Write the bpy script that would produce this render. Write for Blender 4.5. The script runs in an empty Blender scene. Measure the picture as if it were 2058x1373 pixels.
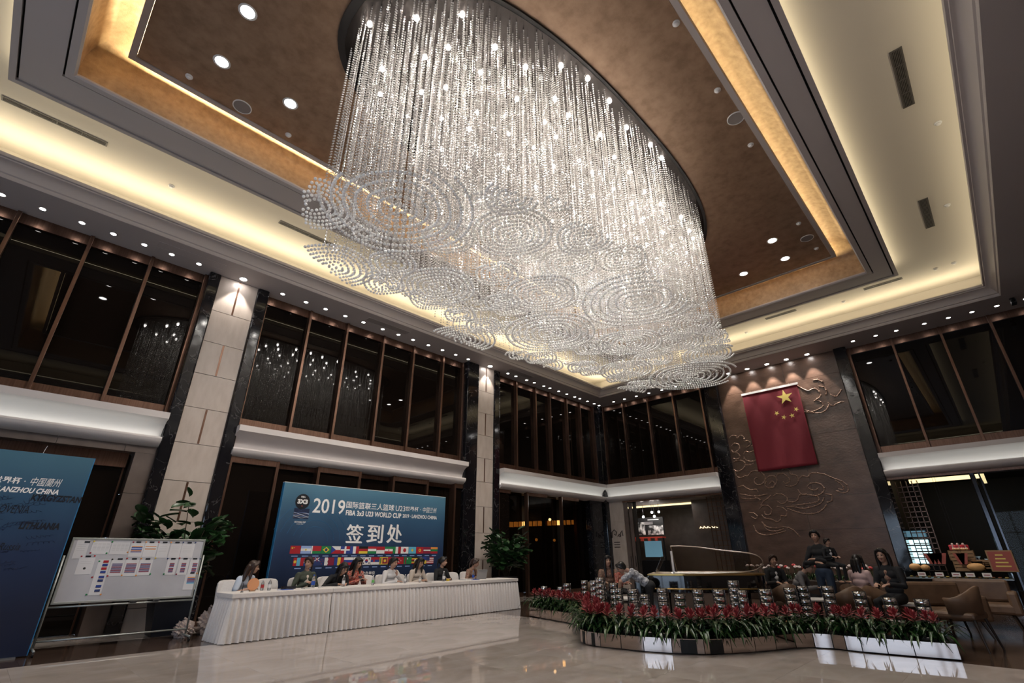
import bpy, bmesh, math, random
from mathutils import Vector, Matrix, Euler
random.seed(7)
PI = math.pi
SC = bpy.context.scene
COL = SC.collection

# ------------------------------------------------------------------ camera
F_PX, CAM_H = 961.26, 1.35
YAW, PITCH, ROLL = 0.76897, 0.42087, -0.0049252
_f = Vector((math.cos(YAW)*math.cos(PITCH), math.sin(YAW)*math.cos(PITCH), math.sin(PITCH)))
_r = Vector((math.sin(YAW), -math.cos(YAW), 0))
_u = _r.cross(_f)
RT = math.cos(ROLL)*_r + math.sin(ROLL)*_u
UP = -math.sin(ROLL)*_r + math.cos(ROLL)*_u
cd = bpy.data.cameras.new('camera'); cam = bpy.data.objects.new('camera', cd); COL.objects.link(cam)
cam.matrix_world = Matrix(((RT.x, UP.x, -_f.x, 0), (RT.y, UP.y, -_f.y, 0), (RT.z, UP.z, -_f.z, CAM_H), (0, 0, 0, 1)))
cd.sensor_fit = 'HORIZONTAL'; cd.sensor_width = 36; cd.lens = F_PX/2058*36
cd.clip_start = .05; cd.clip_end = 200
SC.camera = cam
def px(ax, val, u, v):
    """photo pixel -> point on the plane ax = val"""
    d = RT*((u-1029)/F_PX) + UP*(-(v-686.5)/F_PX) + _f
    i = 'xyz'.index(ax); c = Vector((0, 0, CAM_H))
    return c + d*((val-c[i])/d[i])

# ------------------------------------------------------------------ world, exposure, large lights
w = bpy.data.worlds.new('daylight'); SC.world = w; w.use_nodes = True
bg = w.node_tree.nodes['Background']; bg.inputs[0].default_value = (.62, .78, 1, 1); bg.inputs[1].default_value = 3.2
vs = SC.view_settings
vs.view_transform = 'Standard'; vs.look = 'None'; vs.gamma = 1; vs.use_curve_mapping = False
vs.exposure = EXPOSURE = -0.08
cy = SC.cycles; cy.max_bounces = 5; cy.diffuse_bounces = 3; cy.glossy_bounces = 3; cy.transmission_bounces = 4; cy.transparent_max_bounces = 7; cy.caustics_reflective = False; cy.caustics_refractive = False; cy.adaptive_threshold = .06; cy.sample_clamp_indirect = 6
CHW = 105
WARM = (1, .80, .58); NEUT = (1, .93, .85); YEL = (1, .87, .60); COOLW = (.93, 1, .95)
def area(name, loc, aim, sx, sy, watt, col, spread=PI):
    l = bpy.data.lights.new(name, 'AREA'); l.shape = 'RECTANGLE'; l.size = sx; l.size_y = sy
    l.energy = watt; l.color = col; l.spread = spread
    o = bpy.data.objects.new(name, l); COL.objects.link(o); o.location = loc
    o.rotation_euler = Vector(aim).to_track_quat('-Z', 'Y').to_euler()
    return o
def spot(name, loc, aim, watt, col, ang, blend, rad=.04):
    l = bpy.data.lights.new(name, 'SPOT'); l.energy = watt; l.color = col; l.spot_size = ang; l.spot_blend = blend; l.shadow_soft_size = rad
    o = bpy.data.objects.new(name, l); COL.objects.link(o); o.location = loc
    o.rotation_euler = Vector(aim).to_track_quat('-Z', 'Y').to_euler()
    return o
# hidden cove strips: outer crown lip -> tray, frame -> tray, panel edge -> gilded cove, ledge coves
LX0, LX1, LY0, LY1 = -3.9, 18.15, -1.33, 11.82          # crown lip (z 8.5)
BX0, BX1, BY0, BY1 = -1.95, 16.63, .21, 10.11           # dropped frame, outside (z 8.85)
GX0, GX1, GY0, GY1 = -1.14, 15.81, .885, 9.2            # dropped frame, inside
PX0, PX1, PY0, PY1 = -.65, 15.44, 1.39, 8.86            # ceiling panel with the chandelier (z 9.5)
ZS, ZLIP, ZT, ZB, ZP, ZG = 8.12, 8.5, 9.15, 8.85, 9.5, 9.95
def ring_light(nm, x0, x1, y0, y1, z, wd, per_m, col, out, tilt, fac=(1, 1, 1, 1)):
    cx_, cy_ = (x0+x1)/2, (y0+y1)/2
    for kf, (loc, aim, L, ax) in zip(fac, (((cx_, y0, z), (0, -out, tilt), x1-x0, 0), ((cx_, y1, z), (0, out, tilt), x1-x0, 0),
                              ((x0, cy_, z), (-out, 0, tilt), y1-y0, 1), ((x1, cy_, z), (out, 0, tilt), y1-y0, 1))):
        a = area(nm, loc, aim, 1, 1, per_m*L*kf, col)
        q = a.rotation_euler.to_matrix() @ Vector((1, 0, 0))
        along = abs(q[ax]) > .7
        a.data.size, a.data.size_y = (L, wd) if along else (wd, L)
ring_light('crown_cove_lamp', LX0-.4, LX1+.4, LY0-.4, LY1+.4, 8.58, .08, 8.5, YEL, -.35, 1, (.3, 1.15, .4, .85))
ring_light('frame_cove_lamp', BX0+.12, BX1-.12, BY0+.12, BY1-.12, 8.99, .06, 2.6, YEL, 1, .35)
ring_light('panel_cove_lamp', PX0+.14, PX1-.14, PY0+.14, PY1-.14, 9.62, .06, 20, (1, .82, .5), 1, .5, (.22, 2.2, .8, 1.2))

# ------------------------------------------------------------------ helpers: materials
MATS = {}
def newmat(name):
    m = bpy.data.materials.new(name); m.use_nodes = True
    nt = m.node_tree; b = nt.nodes['Principled BSDF']; MATS[name] = m
    return m, nt, b
def pm(name, col, rough=.5, metal=0, spec=.5, emit=None, es=0, trans=0, ior=1.45, coat=0, alpha=1):
    m, nt, b = newmat(name)
    b.inputs['Base Color'].default_value = (*col, 1); b.inputs['Roughness'].default_value = rough
    b.inputs['Metallic'].default_value = metal; b.inputs['Specular IOR Level'].default_value = spec
    b.inputs['IOR'].default_value = ior; b.inputs['Transmission Weight'].default_value = trans
    b.inputs['Coat Weight'].default_value = coat; b.inputs['Alpha'].default_value = alpha
    if emit: b.inputs['Emission Color'].default_value = (*emit, 1); b.inputs['Emission Strength'].default_value = es
    return m
def nm(name, stops, scale=3, detail=6, rough=.5, metal=0, spec=.5, bump=0, stretch=(1, 1, 1), dist=0, kind='noise', bscale=None, rvar=0):
    """noise-tinted material; stops = [(pos, colour), ...]"""
    m, nt, b = newmat(name); N = nt.nodes; L = nt.links
    tc = N.new('ShaderNodeTexCoord'); mp = N.new('ShaderNodeMapping'); mp.inputs['Scale'].default_value = stretch
    L.new(tc.outputs['Object'], mp.inputs[0])
    if kind == 'noise':
        t = N.new('ShaderNodeTexNoise'); t.inputs['Scale'].default_value = scale; t.inputs['Detail'].default_value = detail; t.inputs['Distortion'].default_value = dist
        out = t.outputs['Fac']
    elif kind == 'wave':
        t = N.new('ShaderNodeTexWave'); t.inputs['Scale'].default_value = scale; t.inputs['Distortion'].default_value = dist; t.inputs['Detail'].default_value = detail; t.inputs['Detail Scale'].default_value = 1.6
        out = t.outputs['Fac']
    L.new(mp.outputs[0], t.inputs['Vector'])
    r = N.new('ShaderNodeValToRGB'); e = r.color_ramp.elements
    while len(e) < len(stops): e.new(.5)
    for k, (p, c) in enumerate(stops): e[k].position = p; e[k].color = (*c, 1)
    L.new(out, r.inputs[0]); L.new(r.outputs[0], b.inputs['Base Color'])
    b.inputs['Roughness'].default_value = rough; b.inputs['Metallic'].default_value = metal; b.inputs['Specular IOR Level'].default_value = spec
    if bump:
        bp = N.new('ShaderNodeBump'); bp.inputs['Strength'].default_value = bump; bp.inputs['Distance'].default_value = .01
        if bscale:
            t2 = N.new('ShaderNodeTexNoise'); t2.inputs['Scale'].default_value = bscale; t2.inputs['Detail'].default_value = 4
            L.new(mp.outputs[0], t2.inputs['Vector']); L.new(t2.outputs['Fac'], bp.inputs['Height'])
        else: L.new(out, bp.inputs['Height'])
        L.new(bp.outputs[0], b.inputs['Normal'])
    return m
def marble_black(name):
    m, nt, b = newmat(name); N = nt.nodes; L = nt.links
    tc = N.new('ShaderNodeTexCoord')
    n1 = N.new('ShaderNodeTexNoise'); n1.inputs['Scale'].default_value = 2.2; n1.inputs['Detail'].default_value = 5; n1.inputs['Distortion'].default_value = 1.2
    L.new(tc.outputs['Object'], n1.inputs['Vector'])
    mu = N.new('ShaderNodeMath'); mu.operation = 'SUBTRACT'; mu.inputs[1].default_value = .5; L.new(n1.outputs['Fac'], mu.inputs[0])
    ab = N.new('ShaderNodeMath'); ab.operation = 'ABSOLUTE'; L.new(mu.outputs[0], ab.inputs[0])
    r = N.new('ShaderNodeValToRGB'); e = r.color_ramp.elements
    e[0].position = 0; e[0].color = (.10, .095, .095, 1); e[1].position = .007; e[1].color = (.006, .006, .008, 1)
    L.new(ab.outputs[0], r.inputs[0]); L.new(r.outputs[0], b.inputs['Base Color'])
    b.inputs['Roughness'].default_value = .08
    return m
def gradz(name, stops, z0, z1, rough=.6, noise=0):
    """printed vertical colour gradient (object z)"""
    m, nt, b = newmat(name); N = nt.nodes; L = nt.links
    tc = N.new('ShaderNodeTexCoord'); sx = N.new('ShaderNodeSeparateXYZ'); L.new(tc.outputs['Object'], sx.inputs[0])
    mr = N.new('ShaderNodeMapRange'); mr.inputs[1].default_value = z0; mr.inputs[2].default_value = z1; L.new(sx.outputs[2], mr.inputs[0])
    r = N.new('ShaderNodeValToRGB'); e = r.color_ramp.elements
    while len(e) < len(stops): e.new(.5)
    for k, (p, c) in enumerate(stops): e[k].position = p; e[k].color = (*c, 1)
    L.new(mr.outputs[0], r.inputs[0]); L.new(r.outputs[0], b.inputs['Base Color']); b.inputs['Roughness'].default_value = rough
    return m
nm('marble_floor', [(.3, (.45, .385, .35)), (.52, (.55, .485, .45)), (.7, (.62, .555, .52))], scale=1.1, detail=8, rough=.025, spec=.85, stretch=(1, 1.9, 1), dist=.6)
nm('marble_dark', [(.3, (.045, .028, .02)), (.55, (.085, .055, .042)), (.75, (.15, .105, .085))], scale=1.4, detail=8, rough=.13, stretch=(.5, 2.4, 1), dist=.8)
marble_black('marble_black')
nm('stone_cream', [(.3, (.43, .36, .31)), (.6, (.50, .43, .38)), (.8, (.53, .46, .41))], scale=6, detail=8, rough=.32, stretch=(1, 1, .35))
nm('stone_brown', [(.3, (.10, .076, .066)), (.6, (.135, .105, .092)), (.8, (.17, .135, .12))], scale=3, detail=8, rough=.35)
nm('stone_relief', [(.3, (.062, .033, .022)), (.55, (.095, .054, .037)), (.8, (.135, .082, .058))], scale=2.2, detail=8, rough=.3, bump=.5, bscale=14, stretch=(1, 1, 2))
pm('white_paint', (.62, .57, .55), .55)
pm('crown_paint', (.45, .41, .405), .55)
pm('frame_paint', (.45, .41, .405), .55)
pm('tray_paint', (.60, .545, .47), .6)
nm('gold_leaf', [(.3, (.30, .20, .115)), (.5, (.38, .26, .155)), (.75, (.46, .33, .20))], scale=9, detail=9, rough=.5, metal=.3, bump=.25, bscale=60)
nm('gold_panel', [(.3, (.26, .165, .105)), (.5, (.34, .22, .145)), (.75, (.41, .275, .185))], scale=5, detail=9, rough=.38, metal=.5, bump=.2, bscale=60)
nm('copper', [(.35, (.14, .078, .055)), (.65, (.20, .115, .083))], scale=3, detail=5, rough=.3, metal=.85, stretch=(12, 12, .6))
pm('dark_glass', (.006, .004, .003), .015, spec=.28)
pm('black_gap', (.008, .007, .007), .6)
pm('dark_wall', (.03, .024, .02), .5)
pm('chrome', (.75, .75, .76), .06, 1)
pm('steel_dim', (.36, .37, .37), .35, .8)
pm('plastic_black', (.012, .012, .014), .4)
pm('plastic_white', (.75, .73, .72), .4)
pm('lens_lit', (.9, .9, .9), .4, emit=(1, .95, .9), es=22)
pm('lens_bright', (.9, .9, .9), .4, emit=(1, .97, .94), es=60)
pm('grille_grey', (.24, .21, .20), .6)
pm('metal_grey', (.30, .27, .26), .5); pm('vent_dark', (.10, .088, .08), .5)

# ------------------------------------------------------------------ helpers: geometry
class MB:
    def __init__(s): s.v = []; s.f = []
    def box(s, x0, x1, y0, y1, z0, z1):
        n = len(s.v)
        s.v += [(x, y, z) for z in (z0, z1) for y in (y0, y1) for x in (x0, x1)]
        s.f += [tuple(n+i for i in q) for q in ((0, 2, 3, 1), (4, 5, 7, 6), (0, 1, 5, 4), (2, 6, 7, 3), (0, 4, 6, 2), (1, 3, 7, 5))]
        return s
    def quad(s, a, b, c, d):
        n = len(s.v); s.v += [tuple(a), tuple(b), tuple(c), tuple(d)]; s.f.append((n, n+1, n+2, n+3)); return s
    def poly(s, pts, thick=None, n=None):
        k = len(s.v); s.v += [tuple(p) for p in pts]; m = len(pts); s.f.append(tuple(range(k, k+m)))
        if thick:
            t = Vector(n)*thick; s.v += [tuple(Vector(p)+t) for p in pts]
            s.f.append(tuple(range(k+2*m-1, k+m-1, -1)))
            for i in range(m):
                j = (i+1) % m; s.f.append((k+j, k+i, k+m+i, k+m+j))
        return s
    def lathe(s, prof, c=(0, 0, 0), seg=16, axis='z', cap=True):
        n = len(s.v); m = len(prof)
        for i in range(seg):
            a = 2*PI*i/seg
            for r, h in prof:
                p = (r*math.cos(a), r*math.sin(a), h)
                if axis == 'x': p = (p[2], p[0], p[1])
                if axis == 'y': p = (p[1], p[2], p[0])
                s.v.append((c[0]+p[0], c[1]+p[1], c[2]+p[2]))
        for i in range(seg):
            j = (i+1) % seg
            for k in range(m-1): s.f.append((n+i*m+k, n+j*m+k, n+j*m+k+1, n+i*m+k+1))
        if cap:
            if prof[0][0] > 1e-6: s.f.append(tuple(n+i*m for i in range(seg-1, -1, -1)))
            if prof[-1][0] > 1e-6: s.f.append(tuple(n+i*m+m-1 for i in range(seg)))
        return s
    def tube(s, pts, r, seg=8, r2=None, closed=False):
        pts = [Vector(p) for p in pts]; n = len(s.v); m = len(pts)
        rs = [r if r2 is None else r+(r2-r)*i/(m-1) for i in range(m)] if not isinstance(r, (list, tuple)) else r
        ref = None
        for i, p in enumerate(pts):
            if closed: t = pts[(i+1) % m]-pts[i-1]
            else: t = pts[min(i+1, m-1)]-pts[max(i-1, 0)]
            t.normalize()
            if ref is None: ref = Vector((0, 0, 1)) if abs(t.z) < .9 else Vector((1, 0, 0))
            a = t.cross(ref)
            if a.length < 1e-4: a = t.cross(Vector((.3, 1, .2)))
            a.normalize(); b = t.cross(a).normalized(); ref = a.cross(t)
            for k in range(seg):
                an = 2*PI*k/seg; s.v.append(tuple(p+(a*math.cos(an)+b*math.sin(an))*rs[i]))
        for i in range(m if closed else m-1):
            j = (i+1) % m
            for k in range(seg):
                l = (k+1) % seg; s.f.append((n+i*seg+k, n+i*seg+l, n+j*seg+l, n+j*seg+k))
        if not closed:
            s.f.append(tuple(n+k for k in range(seg-1, -1, -1))); s.f.append(tuple(n+(m-1)*seg+k for k in range(seg)))
        return s
    def ball(s, c, r, seg=10, rings=6, sc=(1, 1, 1)):
        n = len(s.v)
        s.v.append((c[0], c[1], c[2]+r*sc[2]))
        for i in range(1, rings):
            t = PI*i/rings
            for k in range(seg):
                a = 2*PI*k/seg; s.v.append((c[0]+r*sc[0]*math.sin(t)*math.cos(a), c[1]+r*sc[1]*math.sin(t)*math.sin(a), c[2]+r*sc[2]*math.cos(t)))
        s.v.append((c[0], c[1], c[2]-r*sc[2])); e = len(s.v)-1
        for k in range(seg):
            l = (k+1) % seg; s.f.append((n, n+1+k, n+1+l)); s.f.append((e, n+1+(rings-2)*seg+l, n+1+(rings-2)*seg+k))
            for i in range(rings-2): s.f.append((n+1+i*seg+k, n+1+(i+1)*seg+k, n+1+(i+1)*seg+l, n+1+i*seg+l))
        return s
    def ext(s, prof, a, b, up=(0, 0, 1), side=None, caps=True):
        """extrude a 2-D profile [(o, z)] from a to b; o runs along side"""
        a = Vector(a); b = Vector(b); side = Vector(side); n = len(s.v); m = len(prof)
        for p in (a, b): s.v += [tuple(p+side*o+Vector(up)*z) for o, z in prof]
        for k in range(m):
            l = (k+1) % m; s.f.append((n+k, n+l, n+m+l, n+m+k))
        if caps: s.f.append(tuple(range(n+m-1, n-1, -1))); s.f.append(tuple(range(n+m, n+2*m)))
        return s
    def mesh(s, name='m', smooth=False):
        me = bpy.data.meshes.new(name); me.from_pydata(s.v, [], s.f); me.validate()
        bm = bmesh.new(); bm.from_mesh(me); bmesh.ops.recalc_face_normals(bm, faces=bm.faces); bm.to_mesh(me); bm.free()
        if smooth: me.shade_smooth()
        return me
    def obj(s, name, mat, parent=None, smooth=False, auto=None, bevel=None):
        me = s.mesh(name, smooth); me.materials.append(MATS[mat])
        o = bpy.data.objects.new(name, me); COL.objects.link(o)
        if parent: o.parent = parent
        if bevel:
            md = o.modifiers.new('bevel', 'BEVEL'); md.width = bevel; md.segments = 2; md.limit_method = 'ANGLE'
        if auto: me.shade_smooth(); me.set_sharp_from_angle(angle=auto)
        return o
def tag(o, label=None, cat=None, group=None, kind=None):
    if label: o['label'] = label
    if cat: o['category'] = cat
    if group: o['group'] = group
    if kind: o['kind'] = kind
    return o
def thing(name, label, cat, loc=(0, 0, 0), rz=0, group=None, kind=None):
    o = bpy.data.objects.new(name, None); COL.objects.link(o); o.empty_display_size = .1
    o.location = loc; o.rotation_euler = (0, 0, rz)
    return tag(o, label, cat, group, kind)
def copy_tree(o, parent=None):
    c = o.copy(); COL.objects.link(c); c.parent = parent
    for ch in list(o.children): copy_tree(ch, c)
    return c
def inst(name, me, loc=(0, 0, 0), rot=(0, 0, 0), parent=None, scale=None):
    o = bpy.data.objects.new(name, me); COL.objects.link(o); o.location = loc; o.rotation_euler = rot
    if scale: o.scale = scale
    if parent: o.parent = parent
    return o
def struct(o, label): return tag(o, label, None, None, 'structure')
def text_mesh(body, size, bold=0, shear=0, align='LEFT', width=None):
    c = bpy.data.curves.new('t', 'FONT'); c.body = body; c.size = size; c.offset = bold; c.shear = shear; c.align_x = align; c.resolution_u = 3
    o = bpy.data.objects.new('t', c); COL.objects.link(o)
    dg = bpy.context.evaluated_depsgraph_get(); dg.update()
    me = bpy.data.meshes.new_from_object(o.evaluated_get(dg))
    bpy.data.objects.remove(o); bpy.data.curves.remove(c)
    if width and len(me.vertices):
        xs = [v.co.x for v in me.vertices]; x0, x1 = min(xs), max(xs); k = width/(x1-x0)
        for v in me.vertices: v.co.x = (v.co.x-(x0 if align == 'LEFT' else (x0+x1)/2))*k
    return me
# ================================================================== the room
WY, WX, WYR, WXB = 13.0, 19.6, -3.1, -9.5      # faces of: left wall columns, flag wall columns, right wall, entrance wall
# ---- floor: hall tiles, dark border, lounge floor
fl = struct(thing('floor', 'polished pale marble floor with a dark marble border', None), 'polished pale marble floor with a dark marble border')
b = MB().box(WXB-.3, 24, WYR-6, 18, -.12, -.008); b.obj('screed', 'marble_dark', fl)
def tiles(x0, x1, y0, y1, sx, sy, mat, name, inside=lambda x, y: True):
    nx, ny = max(1, round((x1-x0)/sx)), max(1, round((y1-y0)/sy)); dx, dy = (x1-x0)/nx, (y1-y0)/ny
    me = MB().box(0, dx-.0014, 0, dy-.0014, -.008, 0).mesh(name); me.materials.append(MATS[mat])
    rest = MB(); k = 0
    for i in range(nx):
        for j in range(ny):
            x, y = x0+i*dx, y0+j*dy
            if not inside(x+dx/2, y+dy/2): continue
            if k < 280 and x > -3: inst(name, me, (x, y, 0), parent=fl); k += 1
            else: rest.box(x, x+dx-.0014, y, y+dy-.0014, -.008, 0)
    if rest.v: tag(rest.obj(name, mat, fl), kind='stuff')
tiles(-9.3, 9.7, -3, 10.2, 1.1, 1.1, 'marble_floor', 'floor_tile')
tiles(-9.3, 19.8, 10.2, 11.9, 1.45, .85, 'marble_dark', 'border_tile')
tiles(-9.3, 19.8, 11.9, 13.5, 1.45, 1.6, 'marble_floor', 'edge_tile')
tiles(9.7, 19.8, -3, 10.2, 1.44, 1.2, 'marble_dark', 'lounge_tile')

# ---- left wall
wl = struct(MB().box(WXB-.3, 20.4, 13.42, 13.7, 3.55, ZS+.02).obj('wall_left', 'dark_wall'), 'dark upper wall behind the tinted windows of the long side')
wf = struct(MB().box(20.0, 20.3, WYR-.3, 13.7, 3.55, ZS+.02).obj('wall_back', 'dark_wall'), 'dark upper wall behind the tinted windows beside the relief')
wr = struct(MB().box(-4.6, 20.3, WYR-.3, WYR, 0, ZS+.02).box(WXB-.3, -4.6, WYR-.3, WYR, 4.0, ZS+.02).obj('wall_right', 'stone_brown'), 'brown stone wall opposite the registration tables')
# entrance wall behind the camera, with the glazed daylight opening
we = MB()
we.box(WXB-.3, WXB, 8.0, 13.5, 0, ZS); we.box(WXB-.3, WXB, WYR, 8.0, 4.0, ZS)
struct(we.obj('wall_entrance', 'stone_cream'), 'cream stone wall around the glazed entrance')
ent = struct(thing('window_6', 'tall glazed entrance front letting daylight in', None), 'tall glazed entrance front letting daylight in')
for k in range(9): MB().box(WXB-.2, WXB-.1, -3.0+k*11/8-.04, -3.0+k*11/8+.04, 0, 4.0).obj('mullion', 'copper', ent)
for k in range(4): MB().box(-9.2+k*1.5-.04, -9.2+k*1.5+.04, WYR-.2, WYR-.1, 0, 4.0).obj('mullion', 'copper', ent)
MB().box(WXB-.2, WXB-.1, -3.1, 8.0, 2.6, 2.7).obj('transom', 'copper', ent)

def stone_pillar(root, x0, x1, dx, axis, front):
    """cream pillar of stacked stone slabs with short dark inlays and black marble posts"""
    zs = [0, .42, 1.22, 2.06, 2.91, 3.745, 4.585, 5.42, 6.26, 7.11, ZS]
    def B(a0, a1, d0, d1, z0, z1):
        m = MB()
        if axis == 'y': m.box(a0, a1, front+d0, front+d1, z0, z1)
        else: m.box(front+d0, front+d1, a0, a1, z0, z1)
        return m
    B(x0, x1, .045, .5, 0, ZS).obj('core', 'stone_brown', root)
    for k in range(len(zs)-1):
        o = B(x0+.004, x1-.004, .0, .05, zs[k]+.006, zs[k+1]-.006).obj('stone_slab', 'stone_cream', root)
        if k % 2 == 1 and k > 0:
            xm = (x0+x1)/2
            B(xm-.022, xm+.022, -.004, .02, zs[k]+.012, zs[k+1]-.012).obj('bronze_inlay', 'copper', root)
def post(root, x0, x1, d0, d1, axis, front, z1=ZS):
    m = MB()
    if axis == 'y': m.box(x0, x1, front+d0, front+d1, 0, z1)
    else: m.box(front+d0, front+d1, x0, x1, 0, z1)
    return m.obj('black_marble_post', 'marble_black', root, bevel=.03)
p1 = struct(thing('wall_pillar', 'cream stone pillar between black posts, beside the signing board', None), 'cream stone pillar between black marble posts behind the whiteboard')
stone_pillar(p1, 2.43, 3.37, 0, 'y', WY); post(p1, 2.165, 2.43, -.06, .5, 'y', WY); post(p1, 3.37, 3.66, -.06, .5, 'y', WY)
p2 = struct(thing('wall_pillar', '', None), 'cream stone pillar between black marble posts behind the leafy plant at the end of the tables')
stone_pillar(p2, 11.56, 12.39, 0, 'y', WY); post(p2, 10.99, 11.56, -.06, .5, 'y', WY); post(p2, 12.39, 12.69, -.06, .5, 'y', WY)
p3 = struct(thing('wall_pillar', '', None), 'black marble post in the corner of the hall'); post(p3, 19.42, 19.9, -.1, .5, 'y', WY)
p4 = struct(thing('wall_pillar', '', None), 'black marble posts framing the flag wall')
post(p4, 7.08, 7.62, -.1, .5, 'x', WX); post(p4, 2.37, 2.75, -.1, .5, 'x', WX)

# ---- upper windows
def window(n, label, axis, xs, front, z0=4.3, z1=ZS):
    """xs: mullion centres; first and last are the ends"""
    r = struct(thing('window_%d' % n, label, None), label)
    def B(a0, a1, d0, d1, c0, c1):
        m = MB()
        if axis == 'y': m.box(a0, a1, front+d0, front+d1, c0, c1)
        else: m.box(front+d0, front+d1, a0, a1, c0, c1)
        return m
    a, b_ = min(xs[0], xs[-1]), max(xs[0], xs[-1])
    B(a, b_, .27, .34, z1-.24, z1).obj('header', 'copper', r)
    B(a, b_, .27, .34, z0, z0+.28).obj('sill_band', 'copper', r)
    for k, x in enumerate(xs): B(x-.035, x+.035, .17, .34, z0, z1-.02).obj('mullion', 'copper', r, bevel=.006)
    for k in range(len(xs)-1):
        u0, u1 = sorted((xs[k], xs[k+1])); B(u0+.035, u1-.035, .33, .36, z0+.28, z1-.24).obj('pane', 'dark_glass', r)
    return r
window(1, 'tinted upper window above the signing board', 'y', [-6.42, -5.17, -3.92, -2.67, -1.42, -.2, .97, 2.14], WY)
window(2, 'tinted upper window of six panes above the blue backdrop', 'y', [3.7, 4.98, 6.185, 7.5, 8.71, 10.01, 10.96], WY)
window(3, 'tinted upper window of six panes ending at the hall corner', 'y', [12.72, 13.9, 15.1, 16.08, 17.29, 18.32, 19.4], WY)
window(4, 'tinted upper window between the hall corner and the flag wall', 'x', [12.9, 11.75, 10.43, 9.18, 7.9, 7.65], WX)
window(5, 'tinted upper window above the bakery counter', 'x', [2.34, 1.075, -.2, -1.39, -2.6, -3.08], WX)

# ---- lit ledges (curved cornice with a hidden lamp)
LED = [(-.34, 4.30), (.28, 4.30), (.28, 4.16), (.245, 4.145), (.16, 4.13), (.06, 4.06), (-.02, 3.95), (-.05, 3.83), (-.05, 3.72), (.11, 3.72), (.125, 3.775), (.15, 3.775), (.165, 3.74), (.155, 3.70), (.12, 3.65), (.05, 3.60), (-.02, 3.57), (-.34, 3.56)]
def ledge(n, label, axis, a, b_, front, lamp):
    m = MB()
    if axis == 'y': m.ext(LED, (a, front, 0), (b_, front, 0), side=(0, -1, 0))
    else: m.ext(LED, (front, a, 0), (front, b_, 0), side=(-1, 0, 0))
    struct(m.obj('trim_%d' % n, 'white_paint', auto=.6), label)
    if lamp:
        mid = (a+b_)/2; L = abs(b_-a)-.1
        loc = (mid, front-.06, 3.735) if axis == 'y' else (front-.06, mid, 3.735)
        o = area('ledge_lamp', loc, (0, .25, 1) if axis == 'y' else (.25, 0, 1), 1, 1, lamp*L, COOLW)
        q = o.rotation_euler.to_matrix() @ Vector((1, 0, 0)); al = abs(q[0 if axis == 'y' else 1]) > .7
        o.data.size, o.data.size_y = (L, .05) if al else (.05, L)
ledge(1, 'lit white cornice ledge above the signing board', 'y', -9.4, 2.16, WY, 1.1)
ledge(2, 'unlit white cornice ledge above the blue backdrop', 'y', 3.62, 10.98, WY, 0)
ledge(3, 'lit white cornice ledge above the glass doors near the corner', 'y', 12.7, 19.42, WY, 1.1)
ledge(4, 'lit white cornice ledge above the cafe opening', 'x', 7.62, 12.9, WX, 1.0)
ledge(5, 'lit white cornice ledge above the bakery counter', 'x', -3.0, 2.37, WX, 1.0)

# ---- ceiling
def rect_ring(x0, x1, y0, y1, u0, u1, v0, v1, z0, z1):
    """flat frame between outer rect x,y and inner rect u,v"""
    return MB().box(x0, x1, y0, v0, z0, z1).box(x0, x1, v1, y1, z0, z1).box(x0, u0, v0, v1, z0, z1).box(u1, x1, v0, v1, z0, z1)
CX0, CX1, CY0, CY1 = -4.25, 18.47, -1.75, 12.12
struct(rect_ring(WXB-.3, 20.3, WYR-.3, 13.75, CX0, CX1, CY0, CY1, ZS, ZS+.1).obj('ceiling', 'crown_paint'), 'flat painted ceiling border that carries the downlights')
CROWN = [(0, 8.12), (.015, 8.12), (.03, 8.15), (.03, 8.2), (.06, 8.215), (.075, 8.26), (.12, 8.33), (.2, 8.385), (.245, 8.40), (.25, 8.425), (.29, 8.43), (.30, 8.45), (.30, 8.5), (.27, 8.5), (.2, 8.47), (0, 8.3)]
def mitred(prof, x0, x1, y0, y1, inward=True):
    m = MB(); s = 1 if inward else -1
    n = len(prof); base = len(m.v)
    for (cx_, cy_, ox, oy) in ((x0, y0, 1, 1), (x1, y0, -1, 1), (x1, y1, -1, -1), (x0, y1, 1, -1)):
        m.v += [(cx_+s*ox*o, cy_+s*oy*o, z) for o, z in prof]
    for c in range(4):
        d = (c+1) % 4
        for k in range(n):
            l = (k+1) % n; m.f.append((c*n+k, c*n+l, d*n+l, d*n+k))
    return m
struct(mitred(CROWN, CX0, CX1, CY0, CY1).obj('trim_6', 'crown_paint', auto=.5), 'stepped crown moulding around the raised ceiling')
struct(rect_ring(CX0-.75, CX1+.75, CY0-.75, CY1+.75, BX0+.35, BX1-.35, BY0+.3, BY1-.3, ZT, ZT+.1).obj('ceiling_tray', 'tray_paint'), 'pale raised ceiling with air vents, lit from the coves')
E7 = .75
MBo = MB().box(CX0-E7, CX0-E7+.1, CY0-E7, CY1+E7, ZS+.1, ZT).box(CX1+E7-.1, CX1+E7, CY0-E7, CY1+E7, ZS+.1, ZT).box(CX0-E7, CX1+E7, CY0-E7, CY0-E7+.1, ZS+.1, ZT).box(CX0-E7, CX1+E7, CY1+E7-.1, CY1+E7, ZS+.1, ZT)
struct(MBo.obj('ceiling_cove_side', 'tray_paint'), 'upright back of the hidden lamp cove')
pm('joint_black', (.004, .004, .004), .9)
fr = struct(thing('ceiling_frame', '', None), 'grey dropped frame with two thin dark joints around the gilded ceiling')
rect_ring(BX0+.125, BX1-.125, BY0+.125, BY1-.125, GX0-.17, GX1+.17, GY0-.17, GY1+.17, ZB, ZB+.05).obj('soffit', 'frame_paint', fr)
rect_ring(BX0+.05, BX1-.05, BY0+.05, BY1-.05, GX0-.1, GX1+.1, GY0-.1, GY1+.1, ZB+.052, ZB+.06).obj('joint_backing', 'joint_black', fr)
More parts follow.
